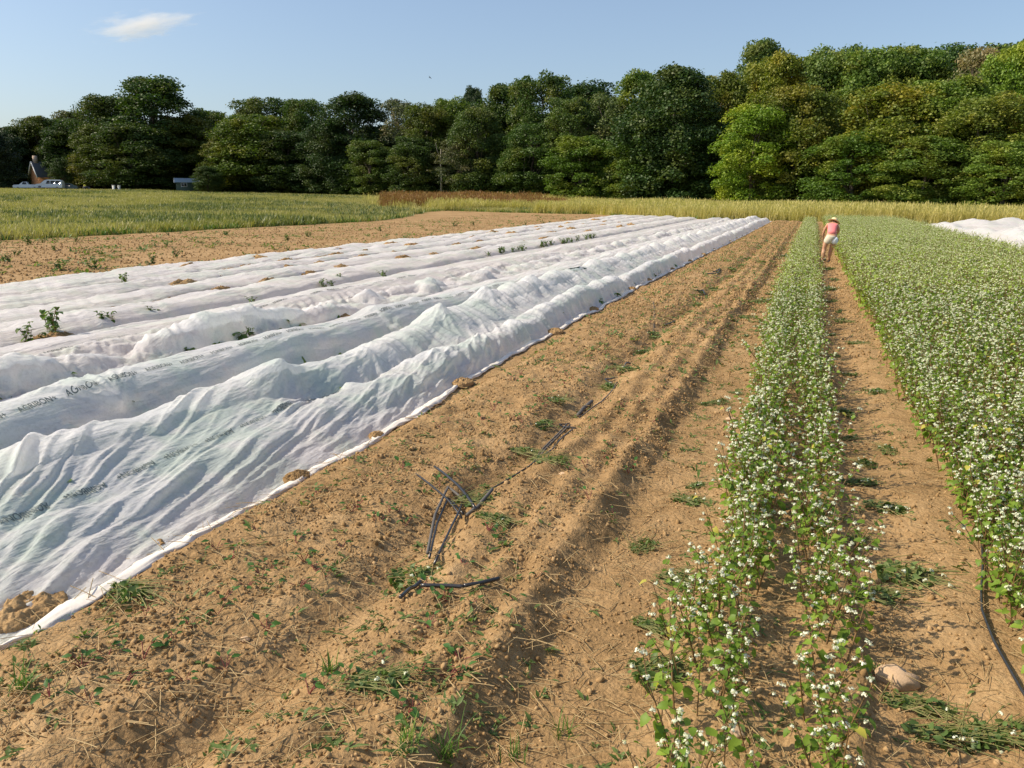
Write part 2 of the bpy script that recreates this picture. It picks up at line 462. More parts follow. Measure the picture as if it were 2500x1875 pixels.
def base2(x, y, f):
    g = height(x, y, False)
    s = hump(x, -5.25 - .1 * sstep(6, 12, y), .42, .36 - .12 * sstep(8, 16, y)) * (.92 + .15 * fbm(y * .4, x, 2, 81))
    s = np.maximum(s, hump(x, -5.95, .35, .17) * (.9 + .4 * noise(y * .5, x, 82)))
    s = np.maximum(s, .05)
    return g + s * sstep(0, .16, f) * sstep(0, .12, 1 - f)
def disp2(x, y, f):
    r = np.random.default_rng(83); segs = []
    for k in range(420):
        y0 = 3 * (70 / 3) ** r.random(); x0 = r.uniform(-6.45, -4.75); L = r.uniform(.4, 1.6) * (1 + .03 * y0); an = r.normal(.06, .07)
        segs.append((x0, y0, x0 - math.sin(an) * L, y0 + math.cos(an) * L, r.uniform(.014, .045) * (1 + .02 * y0), r.uniform(.005, .020)))
    for cx, cy, n_, a0, a1, L1 in ((-4.92, 4.75, 26, 2.0, 4.4, .9), (-4.95, 9.2, 22, .6, 2.6, .6), (-5.0, 12.8, 18, .6, 2.6, .7), (-6.3, 7.4, 14, -.8, 1.0, .6)):
        for k in range(n_):
            an = r.uniform(a0, a1); L = L1 * r.uniform(.4, 1); segs.append((cx, cy, cx + math.cos(an) * L, cy + math.sin(an) * L, r.uniform(.012, .03), r.uniform(.010, .024)))
    y0 = 9
    while y0 < COVER_END - 1:
        sp = r.uniform(.25, .8); y0 += sp
        if r.random() < .6: x0 = r.uniform(-5.6, -5.0); segs.append((x0, y0, x0 + r.uniform(.2, .6), y0 - r.uniform(.1, .5), sp * .3, sp * r.uniform(.05, .12)))
    d = creases(x, y, segs) + .014 * folds(x + .10 * y, y, .24, 83, 24)
    return d + .002 * crumple(x, y, .12, 90)
ysf = cover_ys(3.2, COVER_END, .016, .0036)
P2 = sheet(interp([1, 9, 14, 75], [-4.66, -4.74, -4.89, -4.74]), interp([1, 7, 11, 14, 75], [-6.42, -6.59, -6.54, -6.29, -6.24]), ysf, .016, base2, disp2)
cover_obj(P2, 'row_cover', 'smooth broad white fleece cover with lettering on its crest, behind the nearest cover')

def row_creases(r, n_, y0, y1, xa, xb, spread=.07):
    S = []
    for k in range(n_):
        yy = y0 * (y1 / y0) ** r.random(); x0 = r.uniform(xa, xb); L = r.uniform(.4, 1.8) * (1 + .02 * yy); an = r.normal(.05, spread)
        S.append((x0, yy, x0 - math.sin(an) * L, yy + math.cos(an) * L, r.uniform(.014, .04) * (1 + .015 * yy), r.uniform(.008, .026)))
    return S
def base3(x, y, f):
    g = height(x, y, False)
    l = np.clip(.55 + .9 * fbm(y * .75, x * 1.4, 2, 91), .15, 1.3)
    s = hump(x, -6.82, .34, .28 - .10 * sstep(10, 20, y)) * l
    s = np.maximum(s, hump(x, -7.65, .62, .24) * (.9 + .3 * noise(y * .4, x, 92)))
    s = np.maximum(s, .05)
    return g + s * sstep(0, .1, f) * sstep(0, .1, 1 - f)
def disp3(x, y, f):
    lum = 1 - sstep(.30, .42, f)
    r = np.random.default_rng(97); segs = row_creases(r, 300, 4.5, 70, -8.7, -7.0) + row_creases(r, 120, 4.5, 60, -7.0, -6.5, .35)
    return creases(x, y, segs) + lum * (.065 * np.maximum(crumple(x, y, .45, 93), 0) + .03 * folds(y + x, x, .25, 94, 5)) + (1 - .7 * lum) * .014 * folds(x + .08 * y, y, .22, 95, 16) + .008 * crumple(x, y, .13, 96)
P3 = sheet(interp([1, 7, 11, 14, 75], [-6.36, -6.53, -6.48, -6.23, -6.18]), interp([1, 8, 12, 18, 75], [-8.72, -8.8, -9.0, -9.3, -9.6]), ysf, .022, base3, disp3)
cover_obj(P3, 'row_cover', 'crumpled white fleece cover with pointed lumps, third from the bare soil')

def flat_cover(xr, xl, seed, nm, label, hh=.17, dx=.035):
    def b(x, y, f):
        g = height(x, y, False)
        s = hh * (np.sin(np.pi * np.clip(f, 0, 1)) ** .7) * (.75 + .45 * fbm(y * .5, x * 1.2, 2, seed)) + .03
        return g + s * sstep(0, .08, f) * sstep(0, .08, 1 - f)
    def d(x, y, f):
        r = np.random.default_rng(seed); yy = float(y.min())
        return creases(x, y, row_creases(r, 260, 6, 72, float(x.min()), float(x.max()), .10)) + .020 * folds(x + .12 * y + .05 * noise(y * .4, x, seed + 1), y, .20, seed + 2, 26) + .018 * folds(y + .7 * x, x, .3, seed + 4, 5) + .004 * crumple(x, y, .15, seed + 5)
    P = sheet(xr, xl, cover_ys(5.5, COVER_END + (-xl(50.0) - 9) * 1.2, .03, .0048), dx, b, d)
    cover_obj(P, nm, label)
SE = [interp([5, 8, 12, 18, 75], [-8.66, -8.76, -8.96, -9.3, -9.6]), interp([5, 10, 13, 18, 80], [-9.95, -10.1, -10.45, -10.85, -11.6]),
      interp([5, 10, 15, 21, 80], [-11.0, -11.3, -11.8, -12.4, -13.6]), interp([5, 11, 14, 20, 80], [-12.5, -12.65, -12.9, -13.5, -15.2]),
      interp([5, 12, 17, 30, 80], [-13.9, -14.0, -14.35, -14.8, -16.9]), interp([5, 11, 16, 22, 57, 90], [-14.9, -14.95, -15.2, -15.5, -17.6, -18.8])]
labs = ['flat white fleece cover between the row of green seedlings and the row of soil heaps', 'narrow wrinkled white fleece cover just behind the first row of soil heaps',
        'long low white fleece cover running between two broken lines of bare soil', 'low white fleece cover with brown soil showing at its far edge, last but one', 'farthest white fleece cover, its outer edge against the open ploughed soil']
for k in range(5):
    a_, b_ = SE[k], SE[k + 1]
    flat_cover((lambda y, q=a_: q(y) - .02), (lambda y, q=b_: q(y) + .06), 110 + 11 * k, 'row_cover', labs[k], .17 - .01 * k)

def on_sheet(P, ys, xr, xl):
    """position on a cover from (x, y)"""
    nx = P.shape[1]
    def q(x, y):
        x = np.asarray(x, float); y = np.asarray(y, float)
        f = np.clip((x - xr(y)) / (xl(y) - xr(y)), 0, .9999) * (nx - 1)
        j = np.clip(np.interp(y, ys, np.arange(len(ys))), 0, len(ys) - 1.001)
        i0 = f.astype(int); j0 = j.astype(int); a = (f - i0)[:, None]; b = (j - j0)[:, None]
        return (P[j0, i0] * (1 - a) + P[j0, i0 + 1] * a) * (1 - b) + (P[j0 + 1, i0] * (1 - a) + P[j0 + 1, i0 + 1] * a) * b
    return q
MAT_INK = simple_mat('grey_ink', (.13, .16, .16), .8, var=.3, scale=60)
def lettering(sheet_at, path, y0, y1, pitch, size, reverse, parent):
    """the maker's word printed over and over along the fabric"""
    cu = bpy.data.curves.new('word', 'FONT'); cu.body = 'AGRIBON+'; cu.size = 1.0; cu.resolution_u = 3; cu.offset = .012
    to = bpy.data.objects.new('word', cu); me = bpy.data.meshes.new_from_object(to)
    import bmesh
    bm = bmesh.new(); bm.from_mesh(me)
    bmesh.ops.triangulate(bm, faces=bm.faces)
    for _ in range(2):
        bmesh.ops.subdivide_edges(bm, edges=[e for e in bm.edges if e.calc_length() > .16], cuts=1)
        bmesh.ops.triangulate(bm, faces=bm.faces)
    V = np.array([v.co[:] for v in bm.verts]); F = np.array([[v.index for v in f.verts] for f in bm.faces])
    bm.free(); bpy.data.objects.remove(to)
    L = V[:, 0].max(); sc = size / .7; y = y0
    while y < y1:
        u = V[:, 0] * sc; v = (V[:, 1] - .35) * sc
        if reverse: yy = y + L * sc - u; xx = path(yy) + v
        else: yy = y + u; xx = path(yy) - v
        p = sheet_at(xx, yy); p[:, 2] += .0045; p[:, 0] += .0015
        MB().add(p, None, F).build('printed_word', MAT_INK, parent); y += pitch * (L * sc)
O_cover = {o.name: o for o in bpy.data.objects if o.name.startswith('row_cover')}
lettering(on_sheet(P1, ys1, edge1, seam12), interp([2, 4.4, 6, 9], [-3.60, -3.66, -3.74, -3.86]), 2.3, 6.4, 1.28, .042, True, O_cover['row_cover'])
_x2 = (interp([1, 9, 14, 75], [-4.66, -4.74, -4.89, -4.74]), interp([1, 7, 11, 14, 75], [-6.42, -6.59, -6.54, -6.29, -6.24]))
lettering(on_sheet(P2, ysf, *_x2), interp([3, 5, 7, 16], [-5.02, -5.12, -5.18, -5.25]), 3.6, 14, 1.3, .045, False, O_cover['row_cover.001'])
_x3 = (interp([1, 7, 11, 14, 75], [-6.36, -6.53, -6.48, -6.23, -6.18]), interp([1, 8, 12, 18, 75], [-8.72, -8.8, -9.0, -9.3, -9.6]))
lettering(on_sheet(P3, ysf, *_x3), interp([5, 7, 11, 16], [-7.35, -7.4, -7.5, -7.55]), 5.2, 15, 1.3, .055, False, O_cover['row_cover.002'])
# gathered edge of the nearest cover: twisted selvedge lying on the soil
def hem():
    y = cover_ys(2.02, COVER_END, .025, .006); n_ = 20
    an = np.linspace(0, 2 * np.pi, n_, endpoint=False)
    cx = edge1(y) + .012 + .03 * noise(y * .9, y * 0, 201) + .022 * noise(y * 3, y * 0, 202) + .008 * noise(y * 9, y * 0, 207)
    tw = y * 2.2
    wd = (.034 + .022 * noise(y * .7, y * 0 + 2, 203)) * sstep(2.0, 2.25, y) + .008; hh = .016 + .006 * noise(y * 1.6, y * 0, 204)
    A, Yg = np.meshgrid(an, y)
    fr = .8 + .55 * ridge(A * 1.2 + tw[:, None], Yg * 1.2, 205) + .35 * ridge(A * 2.6 + tw[:, None], Yg * 1.5, 206)
    X = cx[:, None] + np.cos(A) * wd[:, None] * fr * (.8)
    Z = np.maximum(np.sin(A), -.3) * hh[:, None] * fr
    Z = Z + height(cx, y, False)[:, None] + .016
    V = np.stack([X, Yg + .02 * np.sin(A), Z], -1)
    m_ = len(y); i = np.arange(m_ - 1)[:, None] * n_; k = np.arange(n_)[None]; k2 = (k + 1) % n_
    Q = np.stack([i + k, i + n_ + k, i + n_ + k2, i + k2], -1).reshape(-1, 4)
    obj('gathered_edge', mesh_data('gathered_edge', V, Q, simple_mat('bundled_fleece', (.74, .68, .60), .8, var=.12, scale=9, bump=.004), True), O_cover['row_cover'])
hem()

# ------------------------------------------------------------------ scatter (for what nobody could count)
def scatter(name, protos, pts, rot, scl, idx, label, cat, kind='stuff'):
    pc = bpy.data.collections.new(name + '_kinds')
    for k, me in enumerate(protos):
        pc.objects.link(bpy.data.objects.new('%s_kind_%02d' % (name, k), me))
    me = bpy.data.meshes.new(name); pts = np.asarray(pts, np.float32)
    me.vertices.add(len(pts)); me.vertices.foreach_set('co', pts.ravel())
    attr(me, 'rot', rot, 'FLOAT_VECTOR'); attr(me, 'idx', idx, 'INT')
    scl = np.asarray(scl, np.float32)
    attr(me, 'scl', scl if scl.ndim == 2 else np.repeat(scl[:, None], 3, 1), 'FLOAT_VECTOR')
    for p in protos[:1]: me.materials.append(p.materials[0])
    o = obj(name, me)
    ng = bpy.data.node_groups.new(name, 'GeometryNodeTree')
    ng.interface.new_socket('Geometry', in_out='INPUT', socket_type='NodeSocketGeometry')
    ng.interface.new_socket('Geometry', in_out='OUTPUT', socket_type='NodeSocketGeometry')
    a = ng.nodes.new('NodeGroupInput'); b = ng.nodes.new('NodeGroupOutput')
    ci = ng.nodes.new('GeometryNodeCollectionInfo'); ci.inputs[0].default_value = pc; ci.inputs['Separate Children'].default_value = True; ci.inputs['Reset Children'].default_value = True
    ip = ng.nodes.new('GeometryNodeInstanceOnPoints'); ip.inputs['Pick Instance'].default_value = True
    def na(nm, t):
        q = ng.nodes.new('GeometryNodeInputNamedAttribute'); q.data_type = t; q.inputs['Name'].default_value = nm
        return [s for s in q.outputs if s.enabled][0]
    L = ng.links.new
    L(a.outputs[0], ip.inputs['Points']); L(ci.outputs[0], ip.inputs['Instance']); L(na('idx', 'INT'), ip.inputs['Instance Index'])
    L(na('rot', 'FLOAT_VECTOR'), ip.inputs['Rotation']); L(na('scl', 'FLOAT_VECTOR'), ip.inputs['Scale']); L(ip.outputs[0], b.inputs[0])
    md = o.modifiers.new('scatter', 'NODES'); md.node_group = ng
    return tag(o, label, cat, None, kind)
def rots(n_, tilt=.15):
    return np.stack([rng.normal(0, tilt, n_), rng.normal(0, tilt, n_), rng.uniform(0, 6.283, n_)], 1)

# ---- small plant geometry
def leaf_geo(L, W, fold=.25, droop=.25, heart=True):
    """leaf along +x from the origin, 8 vertices, folded along the midrib"""
    xs = [0, .12, .45, .8, 1.0]; ws = [0, .85 if heart else .4, 1.0, .5, 0]
    V = [(0, 0, 0)]
    for x, w in zip(xs[1:4], ws[1:4]):
        z = -droop * x * x * L
        V += [(x * L, w * W / 2, z + fold * w * W / 2), (x * L, 0, z), (x * L, -w * W / 2, z + fold * w * W / 2)]
    V.append((L, 0, -droop * L))
    if heart: V[1] = (-.06 * L, W * .42, .1 * W); V[3] = (-.06 * L, -W * .42, .1 * W); V[2] = (.12 * L, 0, 0)
    Q = [(1, 4, 5, 2), (2, 5, 6, 3), (4, 7, 8, 5), (5, 8, 9, 6)]; T = [(0, 1, 2), (0, 2, 3), (7, 10, 8), (8, 10, 9)]
    return np.array(V), Q, T
def rotm(az, el=0, roll=0):
    ca, sa, ce, se, cr, sr = math.cos(az), math.sin(az), math.cos(el), math.sin(el), math.cos(roll), math.sin(roll)
    Rz = np.array([[ca, -sa, 0], [sa, ca, 0], [0, 0, 1]]); Ry = np.array([[ce, 0, -se], [0, 1, 0], [se, 0, ce]]); Rx = np.array([[1, 0, 0], [0, cr, -sr], [0, sr, cr]])
    return Rz @ Ry @ Rx
def put(mb, geo, M, at):
    V, Q, T = geo; mb.add(V @ M.T + np.asarray(at), Q, T)
def curve_pts(p0, az, el0, L, bend, n_=5):
    P = [np.array(p0, float)]; el = el0
    for k in range(n_):
        P.append(P[-1] + L / n_ * np.array([math.cos(az) * math.cos(el), math.sin(az) * math.cos(el), math.sin(el)])); el -= bend / n_
    return np.array(P)

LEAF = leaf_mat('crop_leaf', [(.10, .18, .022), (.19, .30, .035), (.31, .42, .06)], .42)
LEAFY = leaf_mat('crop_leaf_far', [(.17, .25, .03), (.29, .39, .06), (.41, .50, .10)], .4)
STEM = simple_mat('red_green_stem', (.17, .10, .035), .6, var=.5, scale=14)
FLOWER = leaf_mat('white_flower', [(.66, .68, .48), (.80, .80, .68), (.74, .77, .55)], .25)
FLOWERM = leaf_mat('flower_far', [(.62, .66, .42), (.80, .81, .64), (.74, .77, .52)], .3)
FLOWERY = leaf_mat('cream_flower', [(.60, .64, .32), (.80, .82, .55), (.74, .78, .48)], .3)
YLEAF = leaf_mat('yellow_leaf', [(.45, .42, .06), (.55, .50, .10), (.60, .52, .22)], .4)

def flower_cluster(mb, at, r, n_, s, rr):
    for k in range(n_):
        d = rr.normal(size=3); d /= np.linalg.norm(d); d[2] = abs(d[2]) * .8
        c = np.asarray(at) + d * r * rr.uniform(.3, 1)
        nrm = d + rr.normal(0, .4, 3) + np.array([0, 0, .4]); nrm /= np.linalg.norm(nrm)
        a = np.cross(nrm, [1, .3, .2]); a /= np.linalg.norm(a); b = np.cross(nrm, a); q = s * rr.uniform(.7, 1.2)
        an = rr.uniform(0, 6) + np.arange(5) * 1.2566
        V = [c + q * (math.cos(t) * a + math.sin(t) * b) for t in an] + [c + nrm * q * .35]
        mb.add(V, None, [(5, i, (i + 1) % 5) for i in range(5)])
def buckwheat(seed, h, detail=True):
    rr = np.random.default_rng(seed); st, lf, fl, yl = MB(), MB(), MB(), MB(); heads = [0]; fl.heads = heads
    az = rr.uniform(0, 6.28); main = curve_pts((0, 0, -.01), az, 1.45 - rr.uniform(0, .2), h, rr.uniform(-.1, .3), 7)
    st.tube(main, np.linspace(.0042, .0018, 8) * (1 if detail else 1.6), 4 if detail else 3, False)
    tops = [main[-1]]
    for k in (1, 2, 2, 3, 3, 4, 5, 6, 7):
        p = main[k]; a = rr.uniform(0, 6.28); L = rr.uniform(.03, .07) if k < 6 else .03
        pet = curve_pts(p, a, .5, L, .2, 2)
        if detail: st.tube(pet, .0012, 3, False)
        W = rr.uniform(.026, .048) * (1.1 - .07 * k) * (1 if detail else 1.3)
        put(lf if rr.random() > .04 else yl, leaf_geo(W * 1.15, W, .3, .35), rotm(a, rr.uniform(-.7, .3), rr.normal(0, .4)), pet[-1])
        if k >= 3 and rr.random() < .68:
            br = curve_pts(p, a + rr.normal(2.5, .6), .95, h * rr.uniform(.16, .34), -.2, 4)
            st.tube(br, np.linspace(.0022, .0012, 5), 3, False); tops.append(br[-1])
            for q in (1, 2, 3):
                if rr.random() < (.9 if detail else .5):
                    W2 = rr.uniform(.014, .03); put(lf, leaf_geo(W2 * 1.2, W2, .3, .3), rotm(rr.uniform(0, 6.28), rr.uniform(-.6, .5), rr.normal(0, .4)), br[q])
    for t in tops:
        if detail:
            for q in range(rr.integers(1, 3)):
                c = t + rr.normal(0, .008, 3); st.tube([t - (0, 0, .01), c], .001, 3, False)
                flower_cluster(fl, c, .0125, 15, .0040, rr)
            heads.append(len(fl.v))
        else:
            flower_cluster(fl, t, .016, 6, .0056, rr)
    return st, lf, fl, yl

# ---- far buckwheat as one crop, near plants one by one
def merged(parts, name):
    """several MBs with own materials -> one mesh"""
    V = []; Fq, Ft, mq, mt = [], [], [], []; n0 = 0; mats = []
    for mb, mat in parts:
        if not mb.v: continue
        v = np.concatenate(mb.v); k = len(mats); mats.append(mat)
        if mb.q: q = np.concatenate(mb.q) + n0; Fq.append(q); mq += [k] * len(q)
        if mb.t: t = np.concatenate(mb.t) + n0; Ft.append(t); mt += [k] * len(t)
        V.append(v); n0 += len(v)
    F = ([np.concatenate(Fq)] if Fq else []) + ([np.concatenate(Ft)] if Ft else [])
    me = mesh_data(name, np.concatenate(V), F)
    for q in mats: me.materials.append(q)
    me.polygons.foreach_set('material_index', np.array(mq + mt, np.int32))
    return me
near_kinds = []
for k in range(9):
    st, lf, fl, yl = buckwheat(300 + k, .30 + .03 * (k % 5), True)
    hd = []
    for a_, b_ in zip(fl.heads[:-1], fl.heads[1:]):
        h_ = MB()
        for q in range(a_, b_): h_.add(fl.v[q], None, fl.t[q] - fl.t[q].min())
        hd.append(h_.data('flower_head', FLOWER))
    near_kinds.append([st.data('stem', STEM), lf.data('leaves', LEAF)] + hd + [MB().add(v_, q_ - q_.min() + 1, t_ - t_.min()).data('yellow_leaf', YLEAF) for v_, q_, t_ in zip(yl.v, yl.q, yl.t)])
far_kinds = []
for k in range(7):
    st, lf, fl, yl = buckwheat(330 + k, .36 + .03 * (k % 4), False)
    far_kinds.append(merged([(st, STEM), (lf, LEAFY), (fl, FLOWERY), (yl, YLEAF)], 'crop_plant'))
mid_kinds = []
for k in range(7):
    st, lf, fl, yl = buckwheat(350 + k, .34 + .03 * (k % 4), True)
    mid_kinds.append(merged([(st, STEM), (lf, LEAF), (fl, FLOWERM), (yl, YLEAF)], 'crop_plant'))

spots = []
def strip_pts():
    P = []
    y = 1.75
    while y < 72:
        dens = np.interp(y, [1.7, 3, 5, 9, 16, 72], [40, 46, 58, 78, 90, 75])      # plants per metre of strip
        y += 1 / dens
        row = rng.choice([-.21, -.11, .215, .03], p=[.33, .28, .39, .0] if y < 16 else [.30, .26, .36, .08])
        wide = np.interp(y, [2, 6, 12, 30], [.045, .040, .045, .07])
        x = row + rng.normal(0, wide) - .04 - .09 * sstep(5, 14, y)
        if x > .27: x = .27 - rng.uniform(0, .1)
        if y < 3.0 and rng.random() < .25: continue
        P.append((x, y, rng.uniform(.65, 1.2) * np.interp(y, [2, 7], [.92, 1.0])))
    return P
def field_pts():
    P = []
    def right_of(y): return np.interp(y, [0, 12, 20, 35, 60, 75], [9, 7.4, 6.1, 5.8, 6.3, 6.6])
    y = 1.9
    while y < 74:
        step = .25; w = right_of(y) - .95
        vis = min(w, .27 * y + .3)
        dens = np.interp(y, [1.9, 3, 5, 8, 14, 30, 74], [120, 140, 140, 120, 90, 70, 56])
        for _ in range(rng.poisson(dens * vis * step)):
            x = .93 + rng.uniform(0, 1) ** (1.5 if y < 10 else 1) * vis + .03 * rng.normal()
            if x < .86: continue
            rowp = .5 + .5 * math.cos((x - 1.02) * 2 * math.pi / .34)
            if y < 12 and rng.random() > .35 + .65 * rowp: continue
            pt = fbm(x * .7, y * .35, 2, 303)
            if y < 15 and x > 1.35 and pt < -.42: continue
            yy = y + rng.uniform(0, step)
            P.append((x, yy, rng.uniform(.85, 1.25) * (1 + .12 * pt) * np.interp(yy, [2, 8, 20], [.85, 1.0, 1.12])))
        y += step
    return P
allp = np.array(strip_pts() + field_pts())
# keep the stand of the person clear
allp = allp[~((np.abs(allp[:, 1] - 26.4) < .8) & (allp[:, 0] > .22) & (allp[:, 0] < .5))]
def in_view(p, margin=.35):
    d = np.stack([p[:, 0], p[:, 1], np.full(len(p), .25 - CAM_H)], 1)
    z = d @ np.array(_f); sx = np.abs(d @ np.array(_rt2)) / z; sy = -(d @ np.array(_up2)) / z
    return (z > .3) & (sx < .625 + margin) & (sy < .47 + margin)
allp = allp[in_view(allp)]
vis = in_view(allp, -.01)
dist_ = np.hypot(allp[:, 0], allp[:, 1])
order = np.argsort(np.where(vis, dist_, 1e6))
ind, rest = order[:300], order[300:]
def plant_thing(name, kind, label, cat, group, x, y, s, rz, z=None):
    root = empty(name, (x, y, float(height(x, y)) if z is None else z), rz); root.scale = (s, s, s)
    root.rotation_euler = (rng.normal(0, .10), rng.normal(0, .10), rz)
    for me_ in kind:
        if me_ is not None: obj(me_.name.split('.')[0], me_, root)
    return tag(root, label, cat, group)
for i in ind:
    x, y, s = allp[i]
    if x < .6:
        plant_thing('buckwheat_plant', near_kinds[rng.integers(9)], 'flowering buckwheat plant, %s row of the narrow strip, %s' % (('left' if x < .06 else 'right'), ('nearest the camera' if y < 2.9 else 'level with the rounded stone' if y < 3.6 else 'level with the flower strewn heap' if y < 4.6 else 'well beyond the stone')), 'buckwheat plant', 'buckwheat plants at the near end of the narrow strip, %s row' % ('left' if x < .06 else 'right'), x, y, s, rng.uniform(0, 6.28))
    else:
        plant_thing('buckwheat_plant', near_kinds[rng.integers(9)], 'white flowering buckwheat plant at the near edge of the wide crop right of the path', 'buckwheat plant', 'buckwheat plants at the near edge of the wide crop', x, y, s, rng.uniform(0, 6.28))
rp = allp[rest]; rd = dist_[rest]
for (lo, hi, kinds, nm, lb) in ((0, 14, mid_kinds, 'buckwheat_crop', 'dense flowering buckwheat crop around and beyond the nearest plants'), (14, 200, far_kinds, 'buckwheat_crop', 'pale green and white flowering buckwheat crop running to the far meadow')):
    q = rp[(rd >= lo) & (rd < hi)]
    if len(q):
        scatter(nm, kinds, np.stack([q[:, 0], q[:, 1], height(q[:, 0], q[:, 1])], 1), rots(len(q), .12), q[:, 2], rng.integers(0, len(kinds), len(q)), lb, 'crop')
print('buckwheat', len(allp))

# ------------------------------------------------------------------ soil crumbs and litter
def clod(seed, sub=2):
    import bmesh
    bm = bmesh.new(); bmesh.ops.create_icosphere(bm, subdivisions=sub, radius=1.0)
    V = np.array([v.co[:] for v in bm.verts]); F = np.array([[v.index for v in f.verts] for f in bm.faces]); bm.free()
    d = 1 + .28 * fbm(V[:, 0] * 1.3 + seed, V[:, 1] * 1.3 + V[:, 2], 3, seed)
    V = V * d[:, None] * np.array([1, .8, .62])
    return V, F
m, nt, out = new_mat('soil_clod'); n = N(nt)
pos = n('NewGeometry').outputs['Position']; oi = n('ObjectInfo')
f_ = n.math('ADD', n.math('MULTIPLY', oi.outputs['Random'], .5), n.math('MULTIPLY', n.tex(30, 4, .7, pos).outputs[0], .5))
c = n.ramp(f_, [(.2, (.21, .13, .055)), (.5, (.35, .222, .102)), (.8, (.465, .315, .16))])
bs = n('BsdfPrincipled', {'Base Color': c, 'Roughness': .95, 'Specular IOR Level': .1})
bp = n('Bump', {'Height': n.tex(120, 3, .7, pos).outputs[0], 'Strength': .6, 'Distance': .004}); n.link(bp.outputs[0], bs.inputs['Normal'])
n.link(bs.outputs[0], out.inputs[0]); MAT_CLOD = m
clods = []
for k in range(6):
    V, F = clod(k + 1, 1 if k < 4 else 2); clods.append(mesh_data('clod', V, F, MAT_CLOD, True))
def soil_points(n_, y0, y1, x0, x1, power=1.0):
    r_ = y0 * (y1 / y0) ** rng.uniform(0, 1, n_)
    x = rng.uniform(x0, x1, n_) * np.where(x0 < -6, 1, 1); return x, r_
P_ = []
x, y = soil_points(60000, 1.5, 16, -3.0, 1.1)
keep = rng.random(len(x)) < (.10 + .9 * rough_mask(x, y)) * np.clip(.55 + .9 * fbm(x * 2, y * 2, 2, 401), .05, 1)
x, y = x[keep], y[keep]; s = .0035 + .011 * rng.power(.5, len(x)) ** 6 + .004 * rng.random(len(x)); s = s * (1 + .05 * y)
P_.append((x, y, s))
x, y = soil_points(22000, 8, 72, -3.2, .9); k_ = rng.random(len(x)) < sstep(7, 18, y); x, y = x[k_], y[k_]; P_.append((x, y, .008 + .016 * rng.random(len(x)) ** 3 + .0004 * y))
x = rng.uniform(-31, -15, 22000); y = 9 * (85 / 9) ** rng.uniform(0, 1, len(x))
k_ = (x > -30 - .055 * (y - 24) + .5) & (x < np.interp(y, [5, 11, 16, 22, 57, 90], [-15, -15.05, -15.3, -15.6, -17.7, -19]) - .1) & (y / -x > .70)
P_.append((x[k_], y[k_], (.015 + .035 * rng.random(k_.sum()) ** 3)))
x = np.concatenate([p[0] for p in P_]); y = np.concatenate([p[1] for p in P_]); s = np.concatenate([p[2] for p in P_])
scatter('soil_clods', clods, np.stack([x, y, height(x, y) + s * .15], 1), rots(len(x), 1.2), s, rng.integers(0, 6, len(x)), 'loose brown crumbs and clods over the ploughed soil', 'soil')

STRAW = simple_mat('dry_straw', (.42, .30, .14), .8, var=.4, scale=20)
CUT = leaf_mat('wilted_leaf', [(.06, .11, .03), (.12, .19, .05), (.26, .32, .12)], .3)
WEED = leaf_mat('weed_leaf', [(.065, .115, .028), (.115, .185, .045), (.20, .27, .09)], .4)
REDSTEM = simple_mat('red_stem', (.22, .045, .04), .6, var=.3, scale=20)
straws = []
for k in range(5):
    rr = np.random.default_rng(500 + k); mb = MB()
    for q in range(3):
        mb.tube(curve_pts((rr.normal(0, .03), rr.normal(0, .03), .006), rr.uniform(0, 6.28), .08, rr.uniform(.03, .13), rr.uniform(0, .25), 3), rr.uniform(.0007, .0017), 3, False)
    straws.append(mb.data('straw', STRAW))
x, y = soil_points(2600, 1.5, 14, -2.9, 1.0)
scatter('dry_straw', straws, np.stack([x, y, height(x, y) + .004], 1), rots(len(x), .12), rng.uniform(.7, 1.4, len(x)), rng.integers(0, 5, len(x)), 'dry straw and broken stems strewn on the soil', 'straw')
weeds = []
for k in range(6):
    rr = np.random.default_rng(520 + k); mb = MB()
    for q in range(rr.integers(4, 9)):
        a = rr.uniform(0, 6.28); W = rr.uniform(.006, .014); put(mb, leaf_geo(W * rr.uniform(1.6, 4), W, .3, .3, False), rotm(a, rr.uniform(0, .9), 0), rr.normal(0, .008, 3) * (1, 1, 0))
    weeds.append(mb.data('weed', WEED))
x, y = soil_points(5200, 1.5, 30, -3.0, .95)
k_ = rng.random(len(x)) < np.clip(.35 + 1.3 * fbm(x * 1.6, y * .8, 2, 402) + .5 * (np.exp(-((x + 1.75) / .2) ** 2) + np.exp(-((x + .55) / .25) ** 2)), .04, 1)
x, y = x[k_], y[k_]
x2 = rng.uniform(-31, -15, 5000); y2 = 9 * (85 / 9) ** rng.uniform(0, 1, len(x2)); k_ = (y2 / -x2 > .70) & (fbm(x2 * .3, y2 * .3, 2, 403) > -.05) & (x2 < np.interp(y2, [5, 11, 16, 22, 57, 90], [-15, -15.05, -15.3, -15.6, -17.7, -19]) - .2)
x3, y3 = soil_points(8500, 8, 72, -3.1, -.5); k3 = rng.random(len(x3)) < .12 + .6 * sstep(8, 34, y3) * np.clip(.6 + 1.2 * fbm(x3 * 1.1, y3 * .3, 2, 404), 0, 1); x3, y3 = x3[k3], y3[k3]
X_ = np.concatenate([x, x2[k_], x3]); Y_ = np.concatenate([y, y2[k_], y3]); S_ = np.concatenate([rng.uniform(.7, 1.6, len(x)), rng.uniform(2, 7, k_.sum()) * (.6 + .5 * rng.random(k_.sum())), rng.uniform(1.2, 3.2, len(x3))])
scatter('small_weeds', weeds, np.stack([X_, Y_, height(X_, Y_)], 1), rots(len(X_), .2), S_, rng.integers(0, 6, len(X_)), 'small green weeds and cut leaves scattered over bare soil', 'weeds')

